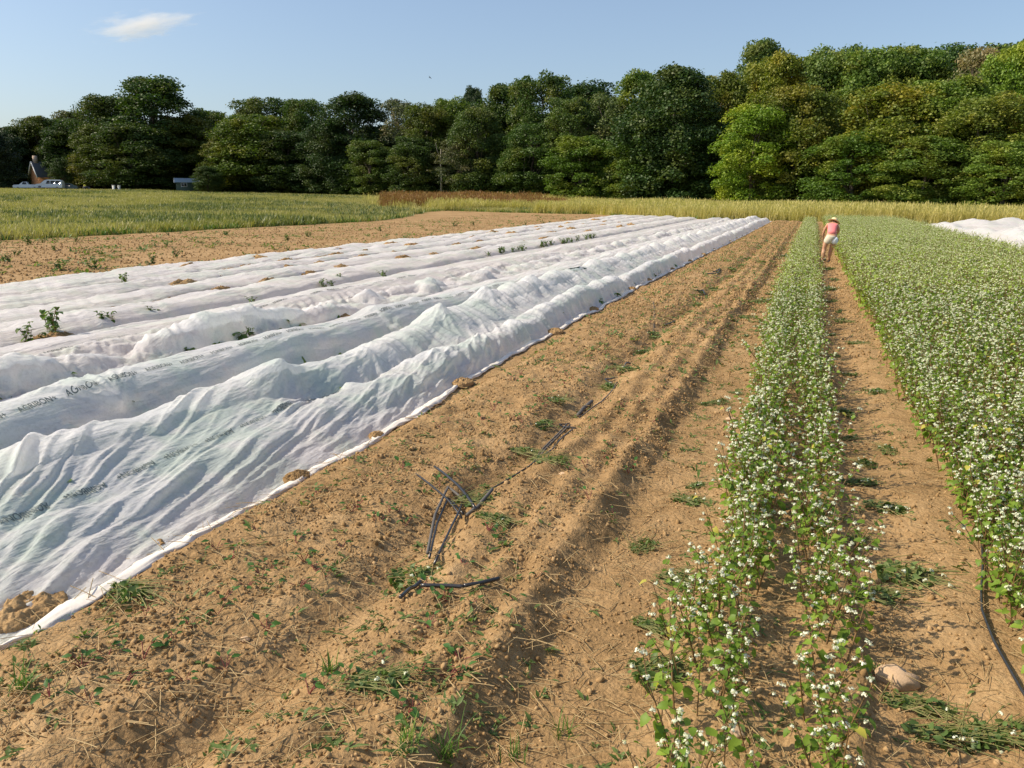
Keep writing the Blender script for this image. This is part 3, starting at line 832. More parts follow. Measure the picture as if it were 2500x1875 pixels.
# ------------------------------------------------------------------ crop under the covers: leaves pressing up under the fleece
under = []
for k in range(4):
    rr = np.random.default_rng(540 + k); mb = MB()
    for q in range(8):
        a = rr.uniform(0, 6.28); W = rr.uniform(.06, .11); put(mb, leaf_geo(W * 1.3, W, .15, .5, False), rotm(a, rr.uniform(-.1, .25), 0), rr.normal(0, .01, 3))
    under.append(mb.data('leafy_crop', WEED))
X_, Y_, Z_ = [], [], []
for base_, xa, xb, crest, n_ in ((base1, -4.45, -3.25, None, 2600), (base2, -5.7, -4.9, None, 1300), (base3, -7.1, -6.55, None, 800)):
    x = rng.uniform(xa, xb, n_); y = 2.2 * (24 / 2.2) ** rng.random(n_)
    fr = np.full(n_, .5); z = base_(x, y, fr)
    k_ = (z - height(x, y, False) > .16) & (fbm(x * 2.2, y * 1.3, 2, 77) > -.15)
    X_.append(x[k_]); Y_.append(y[k_]); Z_.append(z[k_] - .095)
X_, Y_, Z_ = map(np.concatenate, (X_, Y_, Z_))
scatter('covered_crop', under, np.stack([X_, Y_, Z_], 1), rots(len(X_), .3), rng.uniform(.6, 1.2, len(X_)), rng.integers(0, 4, len(X_)), 'leafy green crop showing faintly through the white fleece', 'crop')

# ------------------------------------------------------------------ meadow
def tuft(seed, nb, h, spread, w, mat, lean=.35, head=0.0):
    rr = np.random.default_rng(seed); mb = MB()
    for q in range(nb):
        a = rr.uniform(0, 6.28); p = np.array([rr.normal(0, spread), rr.normal(0, spread), 0]); hh = h * rr.uniform(.55, 1.1); el = 1.5 - abs(rr.normal(0, lean))
        d = np.array([math.cos(a) * math.cos(el), math.sin(a) * math.cos(el), math.sin(el)]); d2 = d + np.array([math.cos(a), math.sin(a), -.5]) * .35 * rr.random()
        s_ = np.array([-math.sin(a), math.cos(a), 0]) * w * rr.uniform(.6, 1.3)
        p1 = p + d * hh * .55; p2 = p1 + d2 * hh * .45
        mb.add([p - s_, p + s_, p1 + s_ * .8, p1 - s_ * .8, p2], [(0, 1, 2, 3)], [(3, 2, 4)])
        if head and rr.random() < head:
            mb.add([p2 - s_ * 1.2 - d * .10, p2 + s_ * 1.2 - d * .10, p2 + s_ * .8 + d2 * .08, p2 - s_ * .8 + d2 * .08], [(0, 1, 2, 3)])
    return mb.data('tuft', mat)
G_GREEN = leaf_mat('meadow_grass_leaf', [(.17, .19, .05), (.27, .27, .07), (.40, .37, .12)], .3, patch=1, patch_cols=[(.34, .31, .10), (.50, .44, .19)], patch_scale=.03)
G_GOLD = leaf_mat('golden_grass_leaf', [(.33, .31, .10), (.56, .49, .17), (.72, .61, .28)], .35)
G_BROWN = leaf_mat('brown_grass_leaf', [(.17, .085, .03), (.29, .15, .05), (.38, .23, .08)], .25)
G_WEED = leaf_mat('meadow_weed_leaf', [(.09, .12, .04), (.14, .175, .06), (.22, .25, .09)], .25)
G_EDGE = leaf_mat('field_edge_leaf', [(.06, .12, .025), (.11, .20, .035), (.18, .28, .06)], .3)
tg = [tuft(600 + k, 26, .42, .22, .014, G_GREEN, .45, .2) for k in range(4)]
to_ = [tuft(610 + k, 30, 1.15, .25, .014, G_GOLD, .22, .6) for k in range(4)]
tb_ = [tuft(620 + k, 30, 1.35, .28, .018, G_BROWN, .2, .8) for k in range(4)]
tw_ = [tuft(630 + k, 36, .55, .30, .04, G_WEED, .6) for k in range(4)]
te_ = [tuft(640 + k, 30, .32, .22, .03, G_EDGE, .7) for k in range(4)]
TL_AZ = [-16, -11.6, -5, 2, 8.7, 19.8, 29.4, 37, 51.1, 56]; TL_D = [116, 118, 122, 129, 137, 150, 168, 188, 200, 204]
def polar(n_, r0, r1, a0, a1, p=1.0):
    r_ = r0 + (r1 - r0) * rng.random(n_) ** p; a = rng.uniform(a0, a1, n_)
    return -np.sin(np.radians(a)) * r_, np.cos(np.radians(a)) * r_, r_, a
def meadow(name, kinds, n_, r0, r1, a0, a1, fn, label, cat, s0=.8, s1=1.3, p=1.0):
    x, y, r_, a = polar(n_, r0, r1, a0, a1, p)
    k_ = (r_ < np.interp(a, TL_AZ, TL_D) + 4) & (grass_edge_mask(x, y) > .6) & fn(x, y, r_, a)
    x, y = x[k_], y[k_]
    sc = rng.uniform(s0, s1, len(x)) * (1 + .25 * fbm(x * .06, y * .06, 2, 611))
    scatter(name, kinds, np.stack([x, y, height(x, y)], 1), rots(len(x), .08), sc, rng.integers(0, len(kinds), len(x)), label, cat)
gold_az = lambda x, y: 15.5 + 5 * noise(x * .05, y * .05, 612)
meadow('meadow_grass', tg, 62000, 30, 205, 14, 56, lambda x, y, r, a: (a > gold_az(x, y) - 2), 'green and yellow meadow grass left of the golden grass, behind the ploughed soil', 'grass')
meadow('golden_grass', to_, 48000, 70, 150, -16, 31, lambda x, y, r, a: (a < gold_az(x, y) + 1) | ((r > 98 + 8 * noise(x * .15, y * .15, 619)) & (rng.random(len(a)) < np.clip((31 - a) / 9, 0, 1) ** 1.5) & (a < 29 + 3 * noise(x * .1, y * .1, 617)) & (noise(x * .2, y * .2, 618) > -.1)), 'tall golden yellow grass in front of the woods, behind the covers', 'grass', p=.8)
meadow('brown_grass', tb_, 10000, 100, 138, 15, 28.5, lambda x, y, r, a: (noise(x * .1, y * .1, 613) > -.25 + .07 * np.abs(a - 23)) & (r > 104 + 7 * noise(x * .12, y * .12, 616)) & (r < 138), 'tall reddish brown grass patch in the middle of the meadow edge', 'grass', .55, 1.25)
meadow('meadow_weeds', tw_, 9500, 52, 200, 18, 56, lambda x, y, r, a: (noise(x * .05, y * .09, 614) + .35 * noise(x * .2, y * .2, 615) > .22 - .25 * (r > 62) * (r < 105)) , 'darker leafy weeds in patches across the meadow', 'weeds')
x_ = rng.uniform(-42, -6, 9000); y_ = rng.uniform(22, 95, 9000)
gm = grass_edge_mask(x_, y_); gm2 = grass_edge_mask(x_ + 1.8, y_ - 1.6); k_ = (gm > .5) & (gm2 < .5)
scatter('field_edge_grass', te_, np.stack([x_[k_], y_[k_], height(x_[k_], y_[k_])], 1), rots(int(k_.sum()), .1), rng.uniform(.7, 1.3, int(k_.sum())), rng.integers(0, 4, int(k_.sum())), 'low green growth fringing the meadow along the ploughed soil', 'grass')

# ------------------------------------------------------------------ trees
BARK = simple_mat('bark', (.13, .105, .08), .9, var=.4, scale=3, bump=.02)
m_leaf = {}
def tree_leaf(kind, cols, tr=.3):
    m_leaf[kind] = leaf_mat('leaf_' + kind, cols, tr, .55, spec=.35, objcol=True)
tree_leaf('round', [(.045, .085, .020), (.085, .14, .028), (.15, .21, .045)])
tree_leaf('dense', [(.026, .058, .018), (.048, .090, .022), (.085, .13, .032)], .2)
tree_leaf('tall', [(.038, .075, .020), (.070, .122, .026), (.125, .185, .040)])
tree_leaf('spread', [(.042, .085, .022), (.078, .132, .028), (.14, .20, .045)])
tree_leaf('airy', [(.060, .085, .040), (.10, .13, .060), (.16, .18, .09)])
def crown_mesh(kind, seed):
    """unit tree: height 1, radius about .28; returns crown mesh and trunk mesh"""
    rr = np.random.default_rng(seed)
    par = dict(round=(150, .08, 1.0, .30, 120), dense=(170, .03, 1.0, .32, 130), tall=(150, .08, 1.0, .26, 120), spread=(130, .14, 1.0, .32, 115), airy=(110, .10, 1.0, .27, 70))[kind]
    nl, zb, zt, rad, per = par
    lobes = []
    for k in range(nl):
        t = rr.random() ** .85
        z = zb + (zt - zb) * t * .95
        prof = {'round': math.sin(math.pi * min(1, .22 + .70 * t)) ** .5, 'dense': (1 - t ** 3.6) ** .5 * .92 + .08, 'tall': math.sin(math.pi * min(1, .24 + .68 * t)) ** .6,
                'spread': (.70 + .30 * t) * (1 - max(0, t - .7) * 1.2), 'airy': math.sin(math.pi * min(1, .2 + .75 * t)) ** .6}[kind]
        R_ = rad * prof; rl = rr.uniform(.035, .088) * (1 if kind != 'airy' else .8)
        a = rr.uniform(0, 6.28); q = math.sqrt(rr.uniform(.25, 1)) * max(0, R_ - rl * .5) * rr.uniform(.8, 1.15)
        lobes.append((q * math.cos(a), q * math.sin(a), min(z, 1 - rl * rr.uniform(.7, 1.6)), rl))
    V = []
    for (x, y, z, rl) in lobes:
        nq = int(2.0 * per * (rl / .06) ** 1.6)
        d = rr.normal(size=(nq, 3)); d /= np.linalg.norm(d, axis=1)[:, None]
        d[:, 2] = np.where(d[:, 2] < -.6, -d[:, 2], d[:, 2])
        rad_ = rl * (rr.uniform(.35, 1.15, nq) ** .6)[:, None] * np.array([1.1, 1.1, .92]) * np.where(rr.random((nq, 1)) < .12, 1.18, 1.0)
        c = np.array([x, y, z]) + d * rad_
        nr = d * .7 + rr.normal(0, .6, (nq, 3)) + np.array([0, 0, .12]); nr /= np.linalg.norm(nr, axis=1)[:, None]
        ref = rr.normal(size=(nq, 3)); A = np.cross(nr, ref); A /= np.linalg.norm(A, axis=1)[:, None]; B = np.cross(nr, A)
        s_ = rr.uniform(.0050, .0103, nq)[:, None]
        V.append(np.stack([c + A * s_, c + B * s_ * .75 + A * s_ * .2, c - A * s_ * .9 - nr * s_ * .3, c - B * s_ * .8], 1))
    V = np.concatenate(V); F = np.arange(len(V) * 4).reshape(-1, 4)
    crown = mesh_data('crown', V.reshape(-1, 3), F, m_leaf[kind])
    mb = MB(); ht = .8
    tr = np.array([[.01 * math.sin(z * 9 + seed), .01 * math.cos(z * 7 + seed), z] for z in np.linspace(-.02, ht, 8)])
    mb.tube(tr, np.linspace(.016, .004, 8), 7)
    for k in range(16):
        j = rr.integers(2, 7); tgt = lobes[rr.integers(len(lobes))]
        p0 = tr[j]; p1 = np.array(tgt[:3])
        if p1[2] < p0[2]: continue
        mid = (p0 + p1) / 2 + rr.normal(0, .012, 3) - (0, 0, .01)
        mb.tube([p0, mid, p1], [.006, .004, .0015], 5, False)
    return crown, mb.data('trunk', BARK, True)
protos = {k: [crown_mesh(k, 700 + 10 * i + j) for j in range(3)] for i, k in enumerate(['round', 'dense', 'tall', 'spread', 'airy'])}
def tree(x, y, ztop, width, kind, tint, label, group=None, name='tree', var=None, cat='tree'):
    z0 = float(height(x, y, False)); h = ztop - z0
    cr, tr = protos[kind][rng.integers(3) if var is None else var]
    root = empty(name, (x, y, z0), rng.uniform(0, 6.28))
    wid = {'round': .56, 'dense': .60, 'tall': .46, 'spread': .58, 'airy': .50}[kind]
    sx = width / wid * (1.18 if name == 'tree' and x > -150 else 1.0)
    root.scale = (sx, sx * rng.uniform(.9, 1.1), h)
    side_light = float(np.interp(x, [-160, -60, -10, 20], [.72, .85, 1.1, 1.25])); c = obj('crown', cr, root); c.color = (*[q * side_light for q in tint], 1); obj('trunk', tr, root)  # crowns darker leftwards, brighter rightwards: the sun's fall put into the tint
    return tag(root, label, cat, group)
G0 = (1, 1, 1); YG = (1.3, 1.25, .85); DK = (.65, .72, .8); BR = (1.7, 1.55, .7); AU = (1.55, 1.2, .75); GY = (1.2, 1.15, 1.2); OL = (1.35, 1.1, .8); BG = (1.9, 1.95, .75)
TREES = [
 (-156.5, 124.6, 14.6, 11.5, 'dense', (.5, .55, .75), 'very dark dense tree at the far left, beside the brick house'),
 (-168.5, 149.4, 19.6, 16.7, 'round', OL, 'olive green round tree rising above the brick house'),
 (-165.6, 154.6, 21.3, 13.6, 'airy', YG, 'paler yellowish treetop showing behind the brick house trees'),
 (-147.4, 147.8, 23.2, 13.6, 'round', G0, 'green tree on the left shoulder of the tallest left tree'),
 (-138.3, 150.9, 27.2, 17.4, 'tall', (.9, 1, .9), 'tallest tree of the left part, with open ragged top against the sky'),
 (-135.4, 141.2, 16.6, 14.7, 'round', G0, 'low full tree standing in front of the tallest left tree'),
 (-131.5, 153.0, 19.4, 12.9, 'round', OL, 'olive tree right of the tallest left tree, above the blue-roofed shed'),
 (-133.0, 162.4, 21.7, 11.5, 'tall', YG, 'light green treetop behind the blue-roofed shed trees'),
 (-116.5, 162.9, 23.6, 15.0, 'spread', G0, 'spreading tree with lacy flat top left of centre'),
 (-111.9, 150.1, 18.6, 16.8, 'round', (1.5, 1.4, .8), 'yellowish green dome shaped tree below the lacy flat topped tree'),
 (-106.7, 160.9, 22.7, 10.6, 'spread', (1.1, 1.15, .8), 'open crowned tree just left of the dark pointed one'),
 (-88.3, 150.9, 22.0, 12.2, 'tall', DK, 'dark upright tree with two tops left of the silvery one'),
 (-92.3, 148.3, 17.0, 10.5, 'dense', (.9, 1, 1), 'dark lower tree leaning on the dark upright two topped tree'),
 (-79.5, 153.1, 21.2, 10.4, 'airy', GY, 'silvery grey green tree left of the brown grass'),
 (-71.0, 148.7, 19.4, 9.1, 'round', OL, 'olive tree just right of the silvery one'),
 (-67.4, 153.3, 21.0, 9.2, 'round', YG, 'light yellow green tree above the brown grass'),
 (-70.3, 170.9, 25.6, 5.5, 'tall', (.5, .6, .8), 'small dark treetop poking up above the light yellow green tree'),
 (-57.2, 156.4, 23.4, 10.0, 'tall', G0, 'mid green upright tree right of the small dark treetop'),
 (-48.7, 151.8, 24.1, 11.2, 'spread', (1.1, 1.1, .9), 'broad tree with thin lacy top near the centre of the woods'),
 (-58.1, 143.0, 17.7, 9.3, 'round', G0, 'lower green tree in front of the mid green upright one'),
 (-43.9, 167.7, 24.5, 13.0, 'tall', (.6, .75, .8), 'dark bluish treetops set back in the dip of the skyline'),
 (-40.2, 141.3, 19.0, 9.6, 'round', G0, 'round green tree below the dip of the skyline'),
 (-34.9, 143.9, 19.8, 9.6, 'airy', (1.3, 1.35, .95), 'pale silvery green tree left of the large dark tree'),
 (-29.7, 146.2, 23.2, 8.2, 'tall', (1.5, 1.5, .8), 'light green pointed tree touching the left of the large dark tree'),
 (-21.3, 134.2, 21.9, 14.3, 'dense', (1.0, 1.05, .8), 'largest dark tree, leafy down to the ground, right of centre'),
 (-15.5, 143.5, 22.4, 8.7, 'round', AU, 'yellowing treetop just right of the largest dark tree'),
 (-9.7, 150.7, 27.8, 9.8, 'tall', G0, 'tallest treetop of the skyline, left of the path end'),
 (-6.7, 141.7, 24.3, 10.6, 'round', (1.7, 1.3, .7), 'orange tinged tree below the tallest treetop'),
 (-8.5, 125.3, 15.1, 9.4, 'round', (1.75, 1.75, .7), 'bright yellow green tree with orange leaves at the front of the woods'),
 (-2.7, 126.8, 17.6, 10.8, 'round', OL, 'olive front tree right of the bright yellow green one'),
 (1.0, 141.3, 24.9, 11.3, 'round', GY, 'greyish green high tree behind the bent person'),
 (7.4, 138.8, 24.1, 11.8, 'spread', (1.2, 1.2, .9), 'high spreading tree right of the greyish high one'),
 (13.4, 138.6, 24.1, 9.7, 'tall', YG, 'light green high tree between the spreading and the thin grey ones'),
 (9.3, 123.7, 16.8, 13.0, 'round', AU, 'front tree with rusty patches on the right'),
 (19.8, 133.9, 22.6, 8.1, 'airy', (1.6, 1.35, 1.4), 'thin greyish half bare tree against the sky near the right edge'),
 (23.4, 128.0, 21.8, 8.5, 'round', (1.5, 1.5, .8), 'bright green tree cut by the right edge of the view'),
 (15.6, 123.3, 17.7, 11.2, 'round', YG, 'yellow topped front tree below the thin grey tree'),
 (19.5, 117.3, 14.7, 10.7, 'round', OL, 'olive front tree in the right corner of the woods'),
 (4.5, 120.1, 10.7, 9.0, 'round', (1.1, 1.2, .7), 'low green tree at the foot of the woods right of the person'),
 (-46.8, 140.7, 14.6, 10.4, 'round', (.9, 1, .8), 'low dark green tree at the foot of the woods near the centre'),
 (-71.2, 143.7, 13.2, 9.6, 'round', G0, 'low leafy tree just behind the left end of the brown grass'),
 (-36.8, 136.2, 12.1, 10.6, 'round', (1.2, 1.3, .8), 'low bushy tree left of the foot of the largest dark tree'),
 (-116.5, 148.6, 14.3, 11.3, 'round', OL, 'low olive tree at the foot of the yellowish dome'),
 (-102.8, 149.4, 15.0, 11.8, 'round', DK, 'low dark tree right of the yellowish dome'),
 (-81.3, 144.7, 12.7, 9.1, 'round', (1.1, 1.1, .9), 'low grey green tree at the foot of the silvery one'),
 (-144.7, 142.3, 16.7, 11.1, 'round', OL, 'leafy tree right of the brick house roof'),
 (-61.3, 142.0, 12.9, 8.5, 'airy', G0, 'thin low tree behind the brown grass'),
 (-28.1, 133.9, 11.8, 8.9, 'round', (1.1, 1.2, .8), 'low tree hugging the left foot of the largest dark tree'),
 (-12.1, 136.7, 13.5, 7.5, 'dense', (.8, .9, .8), 'dark tree in the gap right of the largest dark tree'),
 (12.7, 115.4, 9.7, 9.9, 'round', (1.1, 1.1, .8), 'low front tree under the rusty patched one'),
 (20.8, 111.5, 8.9, 9.6, 'round', (1.2, 1.2, .9), 'lowest front tree at the right edge'),
 (-114.7, 138.8, 7.8, 4.8, 'tall', G0, 'small tree covering the right half of the blue-roofed shed'),
 (-152.3, 138.2, 9.6, 5.4, 'round', (.8, .9, .9), 'small dark tree standing against the middle of the brick house'),
]
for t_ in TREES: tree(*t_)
def ZONE(a):
    return ('at the far right behind the wide flowering crop' if a < -6 else 'right of the bent over person' if a < -1 else 'behind the bright yellow green tree' if a < 6 else 'near the largest dark tree' if a < 12 else
            'under the dip of the skyline' if a < 18 else 'behind the right part of the brown grass' if a < 23 else 'behind the left part of the brown grass' if a < 29 else 'between silvery and lacy topped trees' if a < 36 else
            'near the yellowish dome and the shed' if a < 42 else 'below the tallest left tree' if a < 47 else 'behind house and vehicles')
def SHR(a, k): return ('front bushy', 'second rank bushy', 'hindmost leafy')[k % 3]
# second rank and undergrowth that close the wood
for k in range(84):
    a = -15 + k * .82 + rng.uniform(-.4, .4); d = float(np.interp(a, TL_AZ, TL_D)) + rng.uniform(20, 34)
    top = float(np.interp(a, [-14, -2, 4, 10, 15, 20, 29, 40, 51], [21, 21.5, 20, 18, 16.5, 18, 15.5, 16, 15.5])) * rng.uniform(.90, 1.16)
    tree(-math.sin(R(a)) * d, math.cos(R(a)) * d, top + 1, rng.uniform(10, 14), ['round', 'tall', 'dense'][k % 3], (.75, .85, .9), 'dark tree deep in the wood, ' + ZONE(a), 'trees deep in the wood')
for k in range(190):
    a = -15 + k * .36 + rng.uniform(-.4, .4)
    d = float(np.interp(a, TL_AZ, TL_D)) + (rng.uniform(-1.5, 6), rng.uniform(8, 16), rng.uniform(16, 26))[k % 3]
    if 44 < a < 54: d += 36
    if 38.5 < a < 42: d += 22
    x, y = -math.sin(R(a)) * d, math.cos(R(a)) * d
    tree(x, y, float(terrain(x, y)) + rng.uniform(2.2, 5.5) + (2 if k % 2 == 0 else 0), rng.uniform(5, 9), ['dense', 'dense', 'round'][k % 3], (.9, 1.0, .75) if k % 3 else (1.4, 1.4, .8), SHR(a, k) + ' shrub edging the wood, ' + ZONE(a), 'shrubs along the foot of the wood', 'bush', cat='bush')
# pale bare trunks standing in front of the dark wood
PALE = simple_mat('pale_bark', (.30, .27, .21), .85, var=.3, scale=3)
for (x, y, h, lab) in ((-13.6, 133.0, 10, 'slim pale trunk standing alone in the dark gap right of the largest dark tree'), (-64.5, 141.0, 9, 'tall pale trunk behind the brown grass, the right one of two'), (-73.0, 144.5, 8, 'thin pale trunk behind the brown grass, the left one of two'), (-47.9, 139.5, 8, 'leaning pale trunk near the centre of the wood edge')):
    root = empty('bare_tree', (x, y, float(terrain(x, y))), 0); mb = MB()
    mb.tube([[0, 0, -.1], [.15, 0, h * .4], [-.05, .1, h * .75], [.1, 0, h]], [.20, .16, .12, .07], 7); mb.build('trunk', PALE, root)
    mb = MB(); mb.tube([[0, 0, h * .7], [.9, .2, h * .9], [1.2, .1, h * 1.05]], [.06, .04, .02], 5); mb.build('limb', PALE, root)
    mb = MB(); mb.tube([[0, 0, h * .8], [-.8, .1, h * 1.0], [-1.0, .1, h * 1.12]], [.05, .03, .02], 5); mb.build('limb', PALE, root)
    tag(root, lab, 'tree trunk')

# ------------------------------------------------------------------ skinned figures
def skin(name, nodes, edges, mat, parent=None, sub=2, smooth=True, root=0):
    """nodes: list of (x,y,z,rx,ry)"""
    me = bpy.data.meshes.new(name)
    me.from_pydata([q[:3] for q in nodes], edges, [])
    me.materials.append(mat)
    o = obj(name, me, parent)
    md = o.modifiers.new('skin', 'SKIN'); md.use_smooth_shade = smooth; md.use_x_symmetry = False
    sv = me.skin_vertices[0].data if me.skin_vertices else None
    if sv is None:
        bpy.context.view_layer.update(); me.attributes
    for k, q in enumerate(nodes):
        me.skin_vertices[0].data[k].radius = (q[3], q[4] if len(q) > 4 else q[3])
        me.skin_vertices[0].data[k].use_root = (k == root)
    if sub:
        s2 = o.modifiers.new('sub', 'SUBSURF'); s2.levels = sub; s2.render_levels = sub
    return o

SKIN = simple_mat('skin_tone', (.56, .30, .18), .55, var=.08)
SHIRT = None
m, nt, out = new_mat('pink_shirt'); n = N(nt)
w_ = n.tex(14.0, kind='Wave', vec=n('NewGeometry').outputs['Position'], wave_type='BANDS', bands_direction='Z'); w_.inputs['Distortion'].default_value = 1.0
c = n.ramp(w_.outputs[0], [(.3, (.80, .16, .17)), (.7, (.85, .30, .28))])
b = n('BsdfPrincipled', {'Base Color': c, 'Roughness': .85}); n.link(b.outputs[0], out.inputs[0]); SHIRT = m
KHAKI = simple_mat('khaki_cloth', (.60, .53, .40), .85, var=.10, scale=5)
WCLOTH = simple_mat('white_cloth', (.80, .82, .84), .8, var=.05, scale=5)
STRAWHAT = simple_mat('hat_straw', (.78, .62, .34), .8, var=.15, scale=30)
DARK = simple_mat('dark_rubber', (.03, .03, .035), .6, var=.2)
WOOD = simple_mat('handle_wood', (.16, .08, .04), .6, var=.2)
METAL = simple_mat('worn_metal', (.22, .21, .20), .45, metal=.8)
def person():
    gz = float(height(.45, 26.5, False)); root = empty('person', (.5, 26.5, gz)); root.scale = (.95, .95, .95)
    tag(root, 'bent over person in pink top, light shorts and straw hat, hoeing in the path', 'person')
    # pelvis, spine, neck, head, arms, legs (x right, y away from the camera)
    nd = [(.10, 0, .84, .145, .115), (.10, .12, .98, .125, .095), (.11, .27, 1.10, .145, .10), (.11, .37, 1.17, .12, .085), (.13, .44, 1.215, .05, .05),
          (.14, .50, 1.235, .075, .085), (.15, .55, 1.225, .085, .10), (.15, .60, 1.18, .05, .06),
          (-.04, .36, 1.17, .058, .055), (-.10, .38, 1.04, .043, .045), (-.135, .42, .93, .036, .036), (-.145, .47, .83, .026, .03),
          (.25, .36, 1.16, .058, .055), (.31, .42, 1.00, .043, .045), (.27, .52, .90, .036, .036), (.19, .57, .83, .026, .03),
          (.00, 0, .74, .105, .105), (-.05, .02, .60, .088, .088), (-.085, .05, .42, .060, .062), (-.10, .0, .28, .058, .062), (-.11, -.03, .10, .036, .040), (-.11, .0, .045, .038, .035), (-.115, .12, .03, .040, .026),
          (.20, 0, .74, .105, .105), (.17, .06, .60, .088, .088), (.125, .14, .43, .060, .062), (.105, .16, .29, .058, .062), (.09, .18, .11, .036, .040), (.09, .21, .05, .038, .035), (.10, .33, .03, .040, .026)]
    ed = [(0, 1), (1, 2), (2, 3), (3, 4), (4, 5), (5, 6), (6, 7), (3, 8), (8, 9), (9, 10), (10, 11), (3, 12), (12, 13), (13, 14), (14, 15),
          (0, 16), (16, 17), (17, 18), (18, 19), (19, 20), (20, 21), (21, 22), (0, 23), (23, 24), (24, 25), (25, 26), (26, 27), (27, 28), (28, 29)]
    # palms and five fingers closed round the handle
    for wr, sgn, h0 in ((11, 1, (-.145, .485, .80)), (15, -1, (.175, .585, .80))):
        nd.append((*h0, .030, .022)); pi = len(nd) - 1; ed.append((wr, pi))
    body = skin('body', nd, ed, SKIN, root, 2)
    for hx, hy, hz, sg in ((-.145, .485, .79, 1), (.175, .585, .79, -1)):
        for q in range(4):
            z = hz + .018 - .021 * q; L = [.030, .034, .032, .025][q]
            skin('finger', [(hx, hy, z, .009), (hx + sg * .012, hy + L, z - .004, .0085), (hx + sg * .034, hy + L * 1.05, z - .008, .008), (hx + sg * .045, hy + L * .5, z - .010, .007)], [(0, 1), (1, 2), (2, 3)], SKIN, root, 1)
        skin('thumb', [(hx, hy, hz + .03, .010), (hx + sg * .02, hy - .012, hz + .042, .009), (hx + sg * .04, hy + .005, hz + .046, .008)], [(0, 1), (1, 2)], SKIN, root, 1)
    skin('top', [(.10, 0, .86, .160, .125), (.10, .10, .965, .140, .108), (.11, .24, 1.075, .158, .112), (.11, .345, 1.16, .130, .095), (-.015, .352, 1.17, .066, .062), (.235, .352, 1.165, .066, .062)],
         [(0, 1), (1, 2), (2, 3), (3, 4), (3, 5)], SHIRT, root, 2)
    sh = skin('shorts', [(.10, .0, .865, .163, .128), (.10, 0, .78, .168, .14), (-.005, .0, .70, .125, .125), (-.04, .02, .575, .118, .118)], [(0, 1), (1, 2), (2, 3)], KHAKI, root, 2)
    skin('shorts_leg', [(.16, .0, .80, .115, .125), (.21, .01, .70, .125, .125), (.185, .055, .575, .116, .116)], [(0, 1), (1, 2)], WCLOTH, root, 2)
    # hair bun at the nape and sun hat
    skin('hair', [(.14, .455, 1.235, .05), (.145, .52, 1.27, .085)], [(0, 1)], simple_mat('brown_hair', (.11, .06, .03), .7), root, 2, root=0)
    mb = MB(); n_ = 28; an = np.linspace(0, 2 * np.pi, n_, endpoint=False)
    prof = [(.000, .125), (.045, .122), (.085, .105), (.100, .06), (.108, .015), (.125, .006), (.165, .002), (.205, -.010), (.203, -.014), (.12, .0)]
    V = []
    for (r_, z_) in prof:
        wv = .012 * np.sin(an * 3) * (r_ > .13)
        V.append(np.stack([np.cos(an) * r_, np.sin(an) * r_, z_ + wv], 1))
    V = np.concatenate(V); i = np.arange(len(prof) - 1)[:, None] * n_; k = np.arange(n_)[None]; k2 = (k + 1) % n_
    M = np.array(Matrix.Rotation(R(17), 3, 'Y') @ Matrix.Rotation(R(-22), 3, 'X'))
    mb.add(V @ M.T + np.array([.145, .53, 1.27]), np.stack([i + k, i + k2, i + n_ + k2, i + n_ + k], -1).reshape(-1, 4))
    mb.build('sun_hat', STRAWHAT, root, True)
    for sx, sy in ((-.113, .06), (.095, .27)):
        mb = MB(); mb.tube([[sx, sy - .12, .035], [sx, sy - .04, .045], [sx, sy + .06, .038], [sx, sy + .14, .026]], [.030, .043, .044, .030], 10); mb.build('shoe', DARK, root, True)
    hoe = empty('garden_hoe', (.5, 26.5, gz)); hoe.scale = (.95, .95, .95); tag(hoe, 'long handled hoe held in both hands of the bent over person', 'hoe')
    mb = MB(); mb.tube([[-.125, .48, 1.0], [-.10, .62, .5], [-.075, .80, .05]], [.014, .014, .013], 8); mb.build('handle', WOOD, hoe, True)
    mb = MB(); mb.box(-.15, 0, .78, .79, .0, .09); mb.build('blade', METAL, hoe)
person()

# ------------------------------------------------------------------ drip tape and hose pieces left on the soil
m, nt, out = new_mat('black_tape'); n = N(nt)
c = n.mix(n.tex(9, 4, .6, n('NewGeometry').outputs['Position']).outputs[0], (.012, .014, .018), (.05, .048, .045))
b = n('BsdfPrincipled', {'Base Color': c, 'Roughness': .28, 'Specular IOR Level': .6}); n.link(b.outputs[0], out.inputs[0]); TAPE = m
TAPEG = simple_mat('dusty_tape', (.10, .092, .082), .7, var=.35, scale=12)
def hose(name, pts, lift, w, label, mat=TAPE, cat='drip tape', arch=0.0, group=None):
    P = np.array(pts, float); t = np.linspace(0, 1, len(P)); n_ = max(8, len(P) * 4); tt = np.linspace(0, 1, n_)
    x = np.interp(tt, t, P[:, 0]); y = np.interp(tt, t, P[:, 1])
    z = height(x, y) + lift; w = w * .72
    if arch: z = np.interp(tt, [0, 1], [z[0], z[-1]]) + max(0, (height(x, y) + w - np.interp(tt, [0, 1], [z[0], z[-1]])).max()) + arch * np.sin(np.pi * tt) ** .7 * .35
    ker = np.array([.25, .5, .25])
    for _ in range(2): z[1:-1] = np.convolve(z, ker, 'same')[1:-1]
    mb = MB(); mb.tube(np.stack([x, y, z], 1), w, 8)
    o = mb.build(name, mat, None, True)
    return tag(o, label, cat, group)
HG = 'cut drip tape lying on the soil'
hose('drip_tape', [(-1.5, 3.02), (-1.40, 3.045), (-1.31, 3.06)], .022, .013, 'short shiny bluish black tape piece lying alone nearest the camera', arch=.002, group=HG)
O_ = hose('drip_tape', [(-1.31, 3.06), (-1.25, 3.11), (-1.19, 3.18)], .022, .013, 'stubby black pipe end joined to the short shiny tape piece nearest the camera', arch=.002, group=HG)
